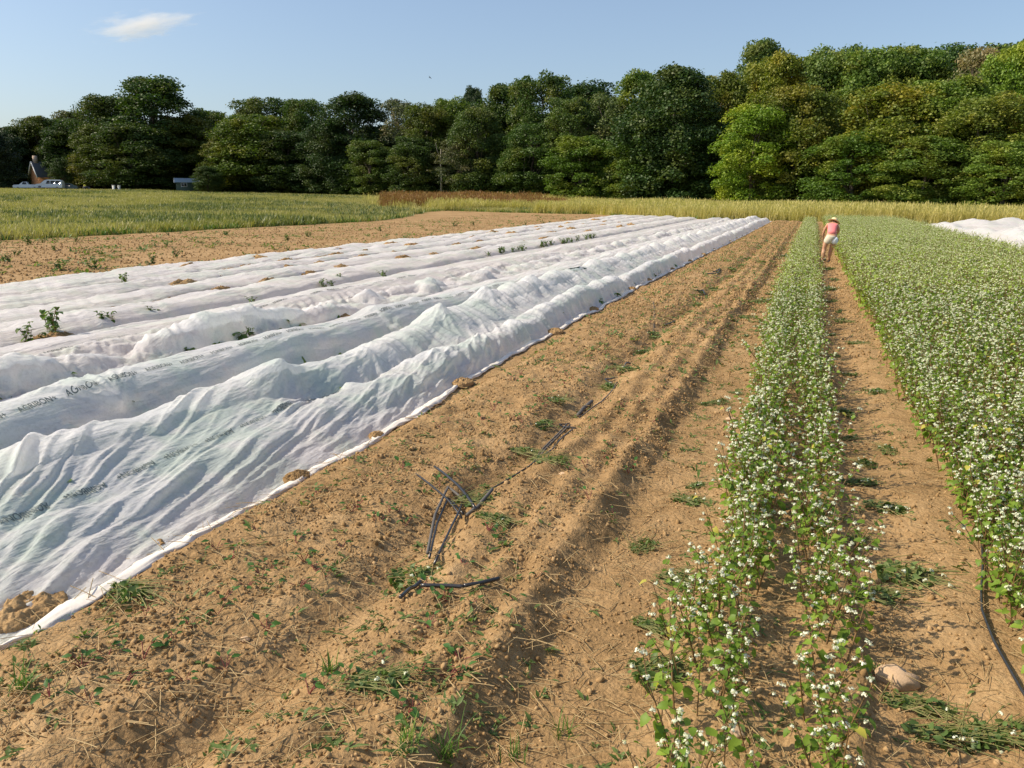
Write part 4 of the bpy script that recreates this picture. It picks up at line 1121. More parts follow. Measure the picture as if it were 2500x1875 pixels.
hose('drip_tape', [(-2.16, 4.31), (-1.82, 4.02), (-1.68, 3.9)], .03, .008, 'straight black tape sticking out leftmost from the tangle', arch=.05, group=HG)
hose('drip_tape', [(-2.11, 4.47), (-1.81, 4.17), (-1.62, 3.96)], .03, .011, 'long black tape crossing the top of the tangle towards upper left', arch=.06, group=HG)
hose('drip_tape', [(-1.85, 4.34), (-1.72, 3.99), (-1.57, 3.31)], .03, .009, 'rightmost dusty grey tape running down from the tangle', arch=.08, group=HG)
hose('drip_tape', [(-1.76, 4.12), (-1.91, 4.23), (-1.79, 3.79), (-1.63, 3.36)], .03, .011, 'dark tape bent in a hook at the left of the tangle', arch=.07, mat=TAPEG, group=HG)
hose('drip_tape', [(-1.69, 3.95), (-1.86, 4.12), (-1.76, 3.75), (-1.63, 3.38)], .03, .009, 'thin tape inside the hooked one in the tangle', arch=.05, group=HG)
hose('drip_tape', [(-1.66, 3.92), (-1.62, 4.0), (-1.60, 4.16)], .03, .014, 'folded black tape bundle at the right end of the tangle', mat=TAPEG, group=HG)
hose('drip_tape', [(-1.72, 4.29), (-1.74, 4.42), (-1.61, 4.83), (-1.55, 5.22), (-1.61, 5.52), (-1.59, 5.94), (-1.8, 6.16), (-1.72, 6.22)], .015, .0085, 'long winding black tape leading up the furrow from the tangle', group=HG)
hose('drip_tape', [(-1.61, 4.97), (-1.68, 5.32), (-1.73, 6.18)], .02, .010, 'grey tape strand left in the doubled bundle halfway up the furrow', mat=TAPEG, group=HG)
hose('drip_tape', [(-1.60, 5.0), (-1.655, 5.37), (-1.70, 6.16)], .02, .009, 'grey tape strand right in the doubled bundle halfway up the furrow', mat=TAPEG, group=HG)
hose('drip_tape', [(-1.68, 6.37), (-1.6, 6.81), (-1.62, 7.39), (-1.67, 7.75)], .015, .008, 'curved thin black tape beyond the doubled bundle', group=HG)
hose('drip_tape', [(-1.72, 6.48), (-1.73, 6.72), (-1.72, 6.95)], .025, .024, 'thick crumpled grey tape roll beside the curved tape', mat=TAPEG, group=HG)
hose('drip_tape', [(-1.71, 7.73), (-1.82, 7.84), (-1.76, 8.03)], .02, .011, 'small folded black tape at the far end of the curved one', group=HG)
hose('drip_tape', [(-1.76, 8.40), (-1.81, 8.83), (-1.77, 8.87)], .02, .014, 'looped grey tape lying farther up the furrow', mat=TAPEG, group=HG)
hose('drip_tape', [(-1.54, 2.9), (-1.56, 3.05), (-1.55, 3.15)], .02, .013, 'dark tape stub half under cut weeds left of the shiny piece', group=HG)
hose('drip_tape', [(-2.45, 14.0), (-2.30, 13.3), (-1.91, 11.09)], .01, .007, 'straight grey tape lying across the bed in the middle distance', mat=TAPEG, group=HG)
hose('drip_tape', [(-1.86, 11.71), (-1.80, 12.24)], .02, .014, 'short grey tape right of the straight one in the middle distance', mat=TAPEG, group=HG)
hose('drip_tape', [(-2.11, 20.11), (-2.05, 21.1), (-1.98, 19.9), (-2.2, 19.5)], .03, .02, 'farthest little heap of bluish black tape', group=HG)
hose('drip_tape', [(-1.95, 15.87), (-1.9, 16.38), (-1.80, 15.95)], .03, .018, 'second farthest small heap of black tape', group=HG)
hose('hose', [(.98, 7.3), (.96, 6.88), (1.01, 6.27), (1.04, 5.63), (1.01, 4.84), (.93, 4.3), (.87, 3.98), (.835, 3.76), (.83, 3.47), (.86, 3.1), (.90, 2.9), (.97, 2.6)], .02, .009, 'long black hose along the edge of the wide flowering crop', cat='hose')
hose('hose', [(1.28, 5.2), (1.22, 4.9), (1.17, 4.6), (1.15, 4.3)], .03, .011, 'short length of dark hose showing among the plants right of the long hose', cat='hose')

# ------------------------------------------------------------------ cut weed clumps
def pile(seed, rx, ry, nl, ns, nf):
    rr = np.random.default_rng(seed); lf, st, fl = MB(), MB(), MB()
    for q in range(nl):
        a = rr.uniform(0, 6.28); r_ = math.sqrt(rr.random()); W = rr.uniform(.012, .034)
        p = (r_ * rx * math.cos(a), r_ * ry * math.sin(a), .012 + .05 * (1 - r_) * rr.random())
        put(lf, leaf_geo(W * 1.2, W, rr.uniform(.1, .6), rr.uniform(.1, .5)), rotm(rr.uniform(0, 6.28), rr.normal(0, .45), rr.normal(0, .9)), p)
    for q in range(ns):
        a = rr.normal(.2, .5); p = np.array([-rx * 1.1 * rr.random(), ry * rr.normal(0, .4), .02])
        st.tube(curve_pts(p, a, .12, rx * rr.uniform(.9, 1.9), rr.uniform(.1, .3), 5), rr.uniform(.0012, .0026), 3, False)
    heads = []
    for q in range(nf):
        f = MB(); flower_cluster(f, (rr.normal(rx * .4, rx * .4), rr.normal(0, ry * .6), .04), .011, 10, .0042, rr); heads.append(f.data('flower_head', FLOWER))
    return [lf.data('leaves', CUT), st.data('stalks', simple_mat('cut_stalk', (.20, .20, .06), .6, var=.4) if 'cut_stalk' not in bpy.data.materials else bpy.data.materials['cut_stalk'])] + heads
pk = [pile(800 + k, .13 + .02 * (k % 3), .06 + .01 * (k % 4), 85, 30, [6, 3, 0, 5, 1][k]) for k in range(5)]
def put_pile(x, y, s, k, label, group, rz=None):
    z = float(np.mean(height(np.array([x, x + .05, x - .05]), np.array([y, y, y]))))
    root = empty('cut_weeds', (x, y, z - .004), rng.uniform(-.5, .5) if rz is None else rz); root.scale = (s, s, s)
    for me_ in pk[k]: obj(me_.name.split('.')[0], me_, root)
    tag(root, label, 'cut weeds', group)
for (x, y, s, k, lb) in ((.57, 5.06, 1.1, 0, 'cut green stems with white flowers in the path, beyond the flower strewn heap'), (.60, 4.12, 1.35, 3, 'heap of pale cut stems strewn with white flowers near the middle of the path'),
                         (.40, 3.87, 1.1, 1, 'dark leafy cuttings at the foot of the strip, left in the path'), (.52, 3.02, .9, 4, 'wilted leaves lying under the rounded stone'),
                         (.60, 2.82, 1.1, 0, 'cut flowering stems between the stone and the bottom of the view'), (.76, 2.86, 1.0, 1, 'leafy cut stems by the hose at the bottom right'),
                         (.36, 4.53, .7, 2, 'small dark cuttings close to the strip beyond the rounded stone'), (-.38, 2.86, 1.15, 3, 'big dark cut clump with cream flowers at the bottom, left of the strip'),
                         (-.42, 3.71, .9, 2, 'flat cuttings left of the strip, beyond the big cut clump'), (-.47, 3.2, .8, 4, 'loose straw coloured cuttings left of the strip'),
                         (-2.65, 2.53, .95, 2, 'flat weed clump on the bed close to the gathered cover edge'), (-1.33, 2.31, 1.0, 1, 'cut stalks lying in the furrow at the bottom of the view'),
                         (-1.62, 3.22, 1.1, 3, 'cut weeds with cream flowers beside the shiny tape'), (-1.62, 4.12, 1.1, 2, 'leafy cuttings on the right of the tape tangle'),
                         (-1.48, 3.88, .8, 4, 'thin cuttings just right of the tape tangle'), (-1.45, 4.86, .9, 2, 'bright green cuttings right of the winding tape'), (-1.80, 5.25, .95, 4, 'cuttings left of the doubled tape bundle')):
    put_pile(x, y, s, k, lb, 'cut weed clumps told apart near the camera')
for (x, y) in ((.55, 23.7), (.61, 20.5), (.57, 13.1), (.39, 10.3), (.53, 9.2), (.63, 8.2), (.46, 7.4), (.42, 6.6), (.68, 6.3), (.47, 6.0), (.33, 12.0), (.5, 16.2), (.45, 18.1), (.55, 14.6), (.6, 11.1), (.52, 5.5)):
    put_pile(x + rng.normal(0, .05), y, rng.uniform(.55, 1.2) * (1 + .02 * y), rng.integers(0, 5), 'green clump of hoed buckwheat wilting in the path up to the person', 'hoed clumps in the path', rng.uniform(0, 6.28))
for k in range(22):
    y = 4.0 * (40 / 4.0) ** rng.random()
    x = -.60 + rng.normal(0, .14) - .1 * sstep(10, 20, y)
    put_pile(x, y, rng.uniform(.35, 1.2) * (1 + .02 * y), rng.integers(0, 5), 'wilting clump of weeds in the trampled furrow left of the narrow strip', 'weed clumps left of the narrow strip', rng.uniform(0, 6.28))
for k in range(18):
    y = 5.6 * (40 / 5.6) ** ((k + rng.random()) / 18)
    put_pile(-1.78 + rng.normal(0, .12), y, rng.uniform(.6, 1.0) * (1 + .02 * y), rng.choice([1, 2, 4]), 'green weed clump in the furrow that holds the black tape', 'weed clumps in the tape furrow', rng.uniform(0, 6.28))

# ------------------------------------------------------------------ seedlings, grass, stones, heaps
BEET = leaf_mat('seedling_leaf', [(.035, .10, .02), (.07, .17, .03), (.15, .28, .06)], .3)
def seedling(seed):
    rr = np.random.default_rng(seed); lv, st = [], MB()
    for q in range(rr.integers(3, 6)):
        a = rr.uniform(0, 6.28); P = curve_pts((0, 0, -.004), a, rr.uniform(.7, 1.3), rr.uniform(.03, .06), .3, 4); st.tube(P, .0014, 4, False)
        W = rr.uniform(.014, .024); lf = MB(); put(lf, leaf_geo(W * 1.8, W, .25, .3, False), rotm(a, rr.uniform(-.1, .8), rr.normal(0, .4)), P[-1]); lv.append(lf.data('leaf', BEET))
    return [st.data('stem', REDSTEM)] + lv
sk = [seedling(860 + k) for k in range(6)]
def put_seed(x, y, s, lb, gr):
    root = empty('seedling', (x, y, float(height(x, y)) - .002), rng.uniform(0, 6.28)); root.scale = (s, s, s)
    for me_ in sk[rng.integers(6)]: obj(me_.name.split('.')[0], me_, root)
    tag(root, lb, 'seedling', gr)
for (x, y) in ((-2.42, 2.36), (-2.2, 2.26), (-2.22, 2.14), (-2.34, 2.09), (-2.37, 2.0), (-2.01, 2.11), (-2.17, 2.0), (-2.18, 1.85), (-1.93, 2.24), (-2.22, 2.39), (-2.26, 2.64), (-2.25, 2.79), (-2.26, 2.9), (-2.32, 1.82), (-2.21, 2.54), (-1.96, 2.53), (-2.01, 2.84)):
    put_seed(x, y, rng.uniform(1.0, 1.35), 'young red stemmed seedling in the bottom left of the bed beside the cover', 'seedlings at the near left')
for k in range(75):
    y = 2.9 * (13 / 2.9) ** rng.random(); x = rng.choice([-2.55, -2.3, -2.05]) + rng.normal(0, .05)
    put_seed(x, y, rng.uniform(.8, 1.5), 'red stemmed seedling, %s row of the rough bed, %s' % (('cover side' if x < -2.42 else 'middle' if x < -2.18 else 'tape side'), ('left of the tape tangle' if y < 4.6 else 'left of the doubled tape bundle' if y < 7 else 'in the distance')), 'seedlings of the rough bed')
for k in range(50):
    y = 2.1 * (12 / 2.1) ** rng.random(); x = rng.choice([-1.42, -1.22, -1.05]) + rng.normal(0, .05)
    put_seed(x, y, rng.uniform(.7, 1.3), 'small seedling in the %s line of the raked bed, %s' % (('tape side' if x < -1.32 else 'middle' if x < -1.13 else 'furrow side'), ('nearest the camera' if y < 3.2 else 'right of the tape tangle' if y < 5 else 'in the distance')), 'seedlings of the raked bed')
GR = leaf_mat('grass_blade', [(.06, .13, .02), (.12, .22, .035), (.22, .32, .07)], .35)
def near_tuft(seed, h, nb): 
    rr = np.random.default_rng(seed); mb = MB()
    for q in range(nb):
        a = rr.uniform(0, 6.28); P = curve_pts((rr.normal(0, .018), rr.normal(0, .018), -.005), a, rr.uniform(.9, 1.5), h * rr.uniform(.4, 1.1), rr.uniform(.3, 1.2), 4)
        s_ = np.array([-math.sin(a), math.cos(a), 0]) * .0022 * rr.uniform(.7, 1.3); ww = [1, 1, .9, .6, .1]
        V = [];
        for p, w in zip(P, ww): V += [p - s_ * w, p + s_ * w]
        mb.add(V, [(2 * i, 2 * i + 1, 2 * i + 3, 2 * i + 2) for i in range(4)])
    return mb
for (x, y, h, nb, lb) in ((-.97, 2.10, .16, 34, 'brightest upright grass tuft at the bottom edge'), (-1.07, 2.04, .11, 26, 'low grass tuft left of the brightest one at the bottom edge'), (-.78, 2.22, .10, 16, 'thin grass tuft right of the brightest one at the bottom edge'),
                          (-.66, 2.40, .12, 18, 'grass tuft with drooping blades at the bottom, nearest the big cut clump'), (-2.46, 1.83, .13, 30, 'greyish grass tuft in the bottom left corner'), (-1.55, 2.35, .08, 14, 'small grass tuft in the furrow at the bottom')):
    tag(near_tuft(int(x * -100), h, nb).build('grass_tuft', GR, None, False, (x, y, float(height(x, y)))), lb, 'grass', 'grass tufts along the bottom of the view')
def stone(x, y, s, lb, seed, mat, nm='stone', cat='stone', sink=.25, flat=1.0, group=None):
    V, F = clod(seed, 3); V = V * np.array([s, s * .9, s * flat])
    V = V * (1 + .05 * noise(V[:, 0] * 30 / (s * 10), V[:, 1] * 30 / (s * 10) + V[:, 2] * 20, seed))[:, None]
    o = obj(nm, mesh_data(nm, V, F, mat, True), None, (x, y, float(height(x, y, False)) + s * (.5 - sink)))
    return tag(o, lb, cat, group)
ROCK = simple_mat('sandy_rock', (.52, .36, .22), .9, var=.2, scale=25, bump=.004)
stone(.45, 3.16, .078, 'rounded sandy stone lying in the path near the bottom right', 23, ROCK)
stone(-.50, 6.9, .05, 'flat sandy stone left of the narrow strip', 24, ROCK, flat=.5)
stone(-1.33, 4.70, .026, 'small pale stone on the raked bed beside the tape', 25, ROCK)
stone(-.10, 2.55, .03, 'small sandy stone between the plants at the bottom of the strip', 26, ROCK)
stone(-1.98, 2.42, .02, 'little round stone on the bed at the bottom left', 27, ROCK)
HEAP = MAT_SOIL
def heap(x, y, s, lb, gr, lift=.035, sy=1.0):
    """a shovelful of soil holding the fabric down"""
    rr = np.random.default_rng(int(abs(x * 100 + y * 10))); n_ = 64
    u = np.linspace(-1, 1, n_); U, V_ = np.meshgrid(u, u); rad = np.hypot(U, V_)
    h = np.clip(1 - rad ** 1.6, 0, 1) ** .8 * (.75 + .5 * fbm(U * 2 + x, V_ * 2 + y, 3, 31)) + (.22 * np.abs(noise(U * 6 + x, V_ * 6, 33)) + .16 * np.abs(noise(U * 14 + x, V_ * 14, 34)) + .10 * np.abs(noise(U * 28, V_ * 28 + y, 35))) * (rad < 1)
    X = U * s * (1 + .15 * noise(V_ * 2, U * 2, int(s * 100))); Y = V_ * s * sy
    Z = h * s * .42 - .02 * (rad >= 1)
    me = mesh_data('soil_heap', np.stack([X, Y, Z], -1), grid_faces(n_, n_), HEAP, True)
    z = float(height(x, y, False)) + lift
    tag(obj('soil_heap', me, None, (x, y, z)), lb, 'soil heap', gr)
gE = 'soil heaps holding down the edge of the nearest cover'
for (x, y, s, lb) in ((-3.05, 2.32, .12, 'soil heap at the near bottom corner of the nearest cover'), (-3.02, 3.07, .09, 'soil heap showing in a gap of the gathered edge, second from the corner'), (-2.99, 4.26, .075, 'small soil heap in a gap of the gathered edge, third from the corner'),
                     (-3.0, 5.32, .05, 'tiny soil heap by the gathered edge left of the tape tangle'), (-3.08, 7.19, .10, 'dark soil heap by the edge where the fabric runs in fine pleats'), (-3.20, 10.72, .11, 'reddish soil heap by the cover edge in the middle distance'), (-3.3, 13.2, .10, 'soil heap by the cover edge just beyond the middle one'), (-3.34, 16.5, .10, 'soil heap far along the cover edge')):
    heap(x, y, s * (1.15 if y < 3 else 1), lb, gE, .055 if y < 3 else .035, 1.4)
for k in range(14):
    heap(-3.34 + rng.normal(0, .02), 18.5 + 3.2 * k, .10, 'small soil heap in the far row along the nearest cover edge', gE, sy=1.5)
for (x, y, s, lb) in ((-8.72, 7.5, .26, 'large soil heap at the left edge of the view between two covers'), (-8.86, 7.75, .16, 'soil heap under the tallest seedling clump at the left'), (-9.1, 10.1, .17, 'soil heap between flat covers, left of centre'), (-9.98, 10.3, .19, 'dark round soil heap on the white covers at the left'),
                      (-6.52, 8.0, .12, 'dark soil in the opening between the second and third cover'), (-6.52, 10.7, .12, 'sunlit soil patch between the second and third cover'), (-4.86, 6.75, .15, 'soil showing behind the sharp peak of the nearest cover'), (-4.90, 10.4, .12, 'little soil heap behind the pinched hump of the nearest cover'),
                      (-12.77, 13.4, .30, 'long soil heap near the far edge of the covers'), (-12.9, 14.2, .2, 'soil heap right beside the long far one'), (-12.5, 11.4, .2, 'soil heap on the far covers near the left edge'), (-14.1, 12.9, .16, 'soil heap on the outermost cover at the left')):
    heap(x, y, s, lb, 'soil heaps told apart between the covers')
for (ln, n_, y0, y1) in ((SE[1], 13, 12, 62), (SE[2], 13, 12.5, 66), (SE[3], 12, 16, 68), (SE[4], 11, 16, 70)):
    for k in range(n_):
        y = y0 * (y1 / y0) ** ((k + rng.random() * .7) / n_); heap(float(ln(y)) + rng.normal(0, .12), y, rng.uniform(.15, .27) * (1 + .010 * y), 'brown soil heap on the %s seam of the flat covers, %s' % (('nearest', 'second', 'third', 'outermost')[[SE[1], SE[2], SE[3], SE[4]].index(ln)], ('towards the left edge' if y < 22 else 'in the middle distance' if y < 40 else 'far away')), 'soil heaps along the seams of the flat covers', .06, rng.uniform(1, 1.9))
# bare strips of soil left open along two seams
for (ln, y0, y1, w, lb) in ((SE[3], 11, 24, .10, 'narrow strip of bare soil showing between the low covers'), (SE[1], 8.3, 13, .06, 'thin broken line of bare soil right of the soil heaps')):
    yy = np.arange(y0, y1, .05); u = np.linspace(-1, 1, 7); U, Y = np.meshgrid(u, yy)
    ww = w * (.5 + .9 * np.clip(noise(Y * .9, Y * 0, 77) + .3, 0, 1)); X = ln(Y) + U * ww + .03 * noise(Y * 2, U, 78)
    Z = height(X, Y, False) + .05 + .05 * (1 - U ** 2) + .02 * noise(X * 12, Y * 12, 79)
    tag(obj('soil_strip', mesh_data('soil_strip', np.stack([X, Y, Z], -1), grid_faces(len(yy), 7), MAT_CLOD, True)), lb, 'soil strip')
# green volunteers growing up between covers
def volunteer(seed, h):
    rr = np.random.default_rng(seed); st, lf = MB(), MB()
    for q in range(5):
        P = curve_pts((rr.normal(0, .05), rr.normal(0, .05), 0), rr.uniform(0, 6.28), rr.uniform(1.0, 1.5), h * rr.uniform(.5, 1), .3, 5); st.tube(P, .004, 4, False)
        for p in P[1:]:
            for _ in range(3):
                W = rr.uniform(.03, .07); a = rr.uniform(0, 6.28); put(lf, leaf_geo(W * 1.3, W, .2, .4), rotm(a, rr.uniform(-.5, .5), 0), p)
    return st.data('stem', STEM), lf.data('leaves', WEED)
vk = [volunteer(880 + k, .32) for k in range(4)]
for (x, y, s, lb) in ((-8.85, 7.6, 1.25, 'tallest green seedling clump at the left, growing from a soil heap'), (-8.78, 7.2, .9, 'thin green plant left of the tallest seedling clump'), (-9.0, 8.6, .8, 'thin green plant right of the tallest seedling clump'), (-9.06, 9.5, .6, 'lone small plant farther right between the covers'),
                      (-12.6, 12.6, .9, 'small plant on the far covers near the left edge'), (-4.95, 4.9, .35, 'tiny bright green sprig poking out behind the nearest cover'), (-6.45, 8.35, .35, 'small sprig at the dark opening between covers'), (-4.9, 12.5, .5, 'small sprig behind the hump of the nearest cover')):
    root = plant_thing('seedling_clump', vk[rng.integers(4)], lb, 'plant', 'green plants between the covers', x, y, s, 1.0, float(height(x, y, False)) + (.12 if x > -7 else .05))
for k in range(26):
    y = 10.2 * (46 / 10.2) ** rng.random() if k < 7 else rng.uniform(25, 39)
    x = float(SE[0](y)) + rng.normal(0, .10)
    plant_thing('seedling_clump', vk[rng.integers(4)], 'small yellow green plant in the seam line between the rumpled and the flat covers', 'plant', 'small plants in the seam line', x, y, rng.uniform(.3, .55) + .010 * y, 1.0, float(height(x, y, False)) + .05)
for k in range(26):
    y = 14 * (60 / 14) ** rng.random(); x = rng.uniform(-29, -16.5)
    if y / -x < .72: y = -x * .75 + rng.uniform(0, 8)
    plant_thing('seedling_clump', vk[rng.integers(4)], 'green weed standing on the open ploughed soil beyond the covers', 'plant', 'weeds standing on the open soil', x, y, rng.uniform(.5, 1.25), rng.uniform(0, 6))
# tear in the nearest cover as a flat patch in dark leaf green
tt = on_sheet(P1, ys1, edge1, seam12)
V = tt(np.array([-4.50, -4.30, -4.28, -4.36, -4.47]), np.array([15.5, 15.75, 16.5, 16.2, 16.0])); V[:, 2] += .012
obj('torn_hole', mesh_data('torn_hole', V, [np.array([[0, 1, 2], [0, 2, 3], [0, 3, 4]])], simple_mat('dark_leaf_green', (.03, .07, .02), .6, var=.5, scale=20)), O_cover['row_cover'])

# ------------------------------------------------------------------ cover on the right beyond the crop
def baseR(x, y, f):
    g = height(x, y, False)
    return g + (.42 + .30 * fbm(x * .25, y * .12, 2, 131) + .12 * np.sin(x * 1.9)) * sstep(0, .14, f) * sstep(0, .05, 1 - f) * sstep(22.0, 23.5, y) * (1 - sstep(70, 72, y))
ysR = np.arange(22.0, 72.2, .18)
PR = sheet(interp([0, 30, 72], [6.1, 6.35, 7.3]), interp([0, 99], [17, 17]), ysR, .12, baseR, lambda x, y, f: .06 * folds(y + x * .4, x, .7, 133, 6) + .05 * folds(x, y, 1.0, 135, 6))
o = cover_obj(PR[:, ::-1], 'row_cover', 'white fleece cover far right, beyond the wide flowering crop')
o['group'] = 'white row covers laid over the beds'

# ------------------------------------------------------------------ house, shed, vehicles at the far left
BRICK = simple_mat('brick_wall', (.42, .20, .10), .9, var=.25, scale=1.2)
SLATE = simple_mat('grey_slate', (.16, .165, .185), .7, var=.2, scale=2)
TRIM = simple_mat('white_trim', (.78, .76, .72), .6, var=.05)
GLASS = simple_mat('dark_glass', (.03, .035, .045), .12, var=.2)
def gable(root, L, W, zb, ze, zr, wallmat, roofmat, over=.35):
    mb = MB(); mb.add([(0, 0, zb), (L, 0, zb), (L, W, zb), (0, W, zb), (0, 0, ze), (L, 0, ze), (L, W, ze), (0, W, ze), (0, W / 2, zr), (L, W / 2, zr)],
                      [(0, 1, 5, 4), (2, 3, 7, 6), (3, 0, 4, 7), (1, 2, 6, 5)], [(7, 4, 8), (5, 6, 9)]); mb.build('wall', wallmat, root)
    mb = MB(); t = .15
    for y0, y1 in ((-over, W / 2), (W + over, W / 2)):
        z0 = ze - (zr - ze) * over / (W / 2)
        mb.add([(-over, y0, z0 + .02), (L + over, y0, z0 + .02), (L + over, y1, zr + .02), (-over, y1, zr + .02), (-over, y0, z0 + t), (L + over, y0, z0 + t), (L + over, y1, zr + t), (-over, y1, zr + t)],
               [(0, 1, 2, 3), (4, 5, 6, 7), (0, 1, 5, 4), (0, 3, 7, 4), (1, 2, 6, 5)])
    rf = mb.build('roof', roofmat, root)
    for nm, x in (('bargeboard', -over - .06), ('bargeboard', L + over + .06)):
        mb = MB()
        z0 = ze - (zr - ze) * over / (W / 2)
        for y0 in (-over, W + over): mb.tube([[x, y0, z0], [x, W / 2, zr + .1]], .14, 4)
        mb.build(nm, TRIM, root)
    return rf
def window(root, x0, x1, y, z0, z1, face='y'):
    mb = MB()
    for (a, b, c, d) in ((x0, x1, z0, z0 + .08), (x0, x1, z1 - .08, z1), (x0, x0 + .08, z0 + .08, z1 - .08), (x1 - .08, x1, z0 + .08, z1 - .08), ((x0 + x1) / 2 - .03, (x0 + x1) / 2 + .03, z0 + .08, z1 - .08)):
        mb.box(a, b, y - .06, y - .003, c, d)
    w = mb.build('window', TRIM, root)
    MB().box(x0 + .08, x1 - .08, y - .03, y - .005, z0 + .08, z1 - .08).build('pane', GLASS, w)
hz = float(terrain(-159.7, 139.4))
H = empty('brick_house', (-160.2, 139.2, hz), R(64)); tag(H, 'brick house with steep gable, chimney and dark slate roof half hidden by trees', 'house')
rf = gable(H, 11.5, 6.5, 0, 3.2, 6.2, BRICK, SLATE)
MB().box(.1, .9, 2.85, 3.65, 6.0, 7.6).build('chimney', simple_mat('chimney_brick', (.50, .38, .30), .9), rf)
MB().box(10.6, 11.2, 2.9, 3.5, 6.0, 7.3).build('chimney', TRIM, rf)
dm = MB().box(8.4, 10.0, .5, 2.6, 3.5, 5.0).build('dormer', TRIM, rf)
window(H, 8.7, 9.7, .48, 3.75, 4.8)
for x in (2.2, 5.2, 8.0): window(H, x, x + 1.0, -.004, 1.1, 2.5)
sz = float(terrain(-122, 140)) + .3
S_ = empty('shed', (-122.6, 138.6, sz), R(40)); tag(S_, 'small shed with pale blue tin roof and white window under the trees', 'shed')
S_.scale = (.82, .82, .85)
gable(S_, 5.2, 4.5, 0, 2.1, 2.9, simple_mat('dark_green_boards', (.05, .08, .06), .8), simple_mat('pale_tin', (.45, .55, .65), .4, var=.1), .3)
window(S_, 1.2, 2.6, -.004, 1.0, 1.9)

def car_body(prof, W, mat, tuck=.14, belt=.9):
    """side outline (x, z) swept across the width with the glasshouse leaning in"""
    P = np.array(prof, float); n_ = len(P); V = []
    for s_ in (-1, -.86, .86, 1):
        edge = abs(s_) == 1
        for x, z in P:
            k = tuck * max(0, (z - belt)) / .7
            V.append((x * (.985 if edge else 1), s_ * W / 2 * (1 - k), z - (.03 if edge and z > .5 else 0)))
    Q = []
    for r_ in range(3):
        for i in range(n_):
            j = (i + 1) % n_; Q.append((r_ * n_ + i, r_ * n_ + j, (r_ + 1) * n_ + j, (r_ + 1) * n_ + i))
    import bmesh
    bm = bmesh.new(); vs = [bm.verts.new(v) for v in V]
    for q in Q: bm.faces.new([vs[i] for i in q])
    bm.faces.new([vs[i] for i in range(n_)]); bm.faces.new([vs[3 * n_ + i] for i in reversed(range(n_))])
    bmesh.ops.recalc_face_normals(bm, faces=bm.faces)
    me = bpy.data.meshes.new('body'); bm.to_mesh(me); bm.free(); me.materials.append(mat)
    return me
def wheels(root, xs, W, r=.36):
    for x in xs:
        for s_ in (-1, 1):
            mb = MB(); mb.tube([[x, s_ * (W / 2 - .24), r], [x, s_ * (W / 2 - .01), r]], r, 16); w = mb.build('wheel', DARK, root, False)
            mb = MB(); mb.tube([[x, s_ * (W / 2 - .02), r], [x, s_ * (W / 2 + .01), r]], r * .6, 12); mb.build('rim', METAL, w)
def pane(root, pts, off, nm='window'):
    """side glass: polygon (x,z) on both sides, leaning with the body"""
    for s_ in (-1, 1):
        V = [(x, s_ * (off(z) + .012), z) for x, z in pts]
        V += [(x, s_ * (off(z) - .01), z) for x, z in pts]; k = len(pts)
        mb = MB(); mb.add(V, [(i, (i + 1) % k, k + (i + 1) % k, k + i) for i in range(k)] + ([(0, 1, 2, 3)] if k == 4 else []))
        mb.build(nm, GLASS, root)
CARP = {'white': simple_mat('white_paint', (.72, .74, .76), .3, var=.03, coat=.5), 'silver': simple_mat('silver_paint', (.60, .63, .66), .3, var=.03, coat=.5), 'teal': simple_mat('dark_teal_paint', (.03, .06, .07), .3, var=.05, coat=.5)}
def offs(W, belt=.9, tuck=.14): return lambda z: W / 2 * (1 - tuck * max(0, z - belt) / .7)
def van():
    z = float(terrain(-144.6, 128.0)) + .25; r = empty('parked_van', (-144.6, 128.0, z), R(212)); W = 1.95
    tag(r, 'white passenger van parked in front of the brick house', 'van')
    pr = [(2.45, .35), (2.5, .75), (2.35, 1.02), (1.5, 1.15), (.75, 1.78), (.3, 1.9), (-2.2, 1.88), (-2.48, 1.6), (-2.55, .9), (-2.5, .35)]
    obj('body', car_body(pr, W, CARP['silver']), r); o_ = offs(W)
    for a, b in ((.45, -.25), (-.4, -1.2), (-1.35, -2.15)): pane(r, [(a, 1.12), (b, 1.12), (b, 1.70), (a - (.25 if a > 0 else 0), 1.70)], o_)
    MB().add([(1.46, -.78, 1.19), (1.46, .78, 1.19), (.80, .70, 1.77), (.80, -.70, 1.77)], [(0, 1, 2, 3)]).build('windshield', GLASS, r, loc=(.02, 0, .02))
    for s_ in (-1, 1): MB().box(2.46, 2.52, s_ * .75 - .15, s_ * .75 + .15, .68, .86).build('headlight', TRIM, r)
    MB().box(2.5, 2.53, -.5, .5, .55, .82).build('grille', DARK, r)
    wheels(r, (1.6, -1.55), W)
van()
def pickup():
    z = float(terrain(-148.9, 126.4)) + .2; r = empty('pickup_truck', (-148.9, 126.4, z), R(220)); W = 1.8
    tag(r, 'white pickup truck with open bed, leftmost of the vehicles', 'pickup truck')
    pr = [(2.35, .35), (2.4, .7), (2.25, .88), (1.25, .98), (.65, 1.48), (-.15, 1.52), (-.35, 1.0), (-2.4, .98), (-2.45, .4)]
    obj('body', car_body(pr, W, CARP['white']), r); pane(r, [(.75, 1.02), (-.1, 1.02), (-.05, 1.42), (.55, 1.42)], offs(W))
    MB().add([(1.2, -.7, 1.02), (1.2, .7, 1.02), (.72, .62, 1.45), (.72, -.62, 1.45)], [(0, 1, 2, 3)]).build('windshield', GLASS, r, loc=(.02, 0, .02))
    MB().box(-2.2, -.5, -.72, .72, .985, 1.0).build('cargo_bed', DARK, r)
    for s_ in (-1, 1): MB().box(2.36, 2.42, s_ * .68 - .13, s_ * .68 + .13, .58, .74).build('headlight', TRIM, r)
    wheels(r, (1.5, -1.5), W, .34)
pickup()
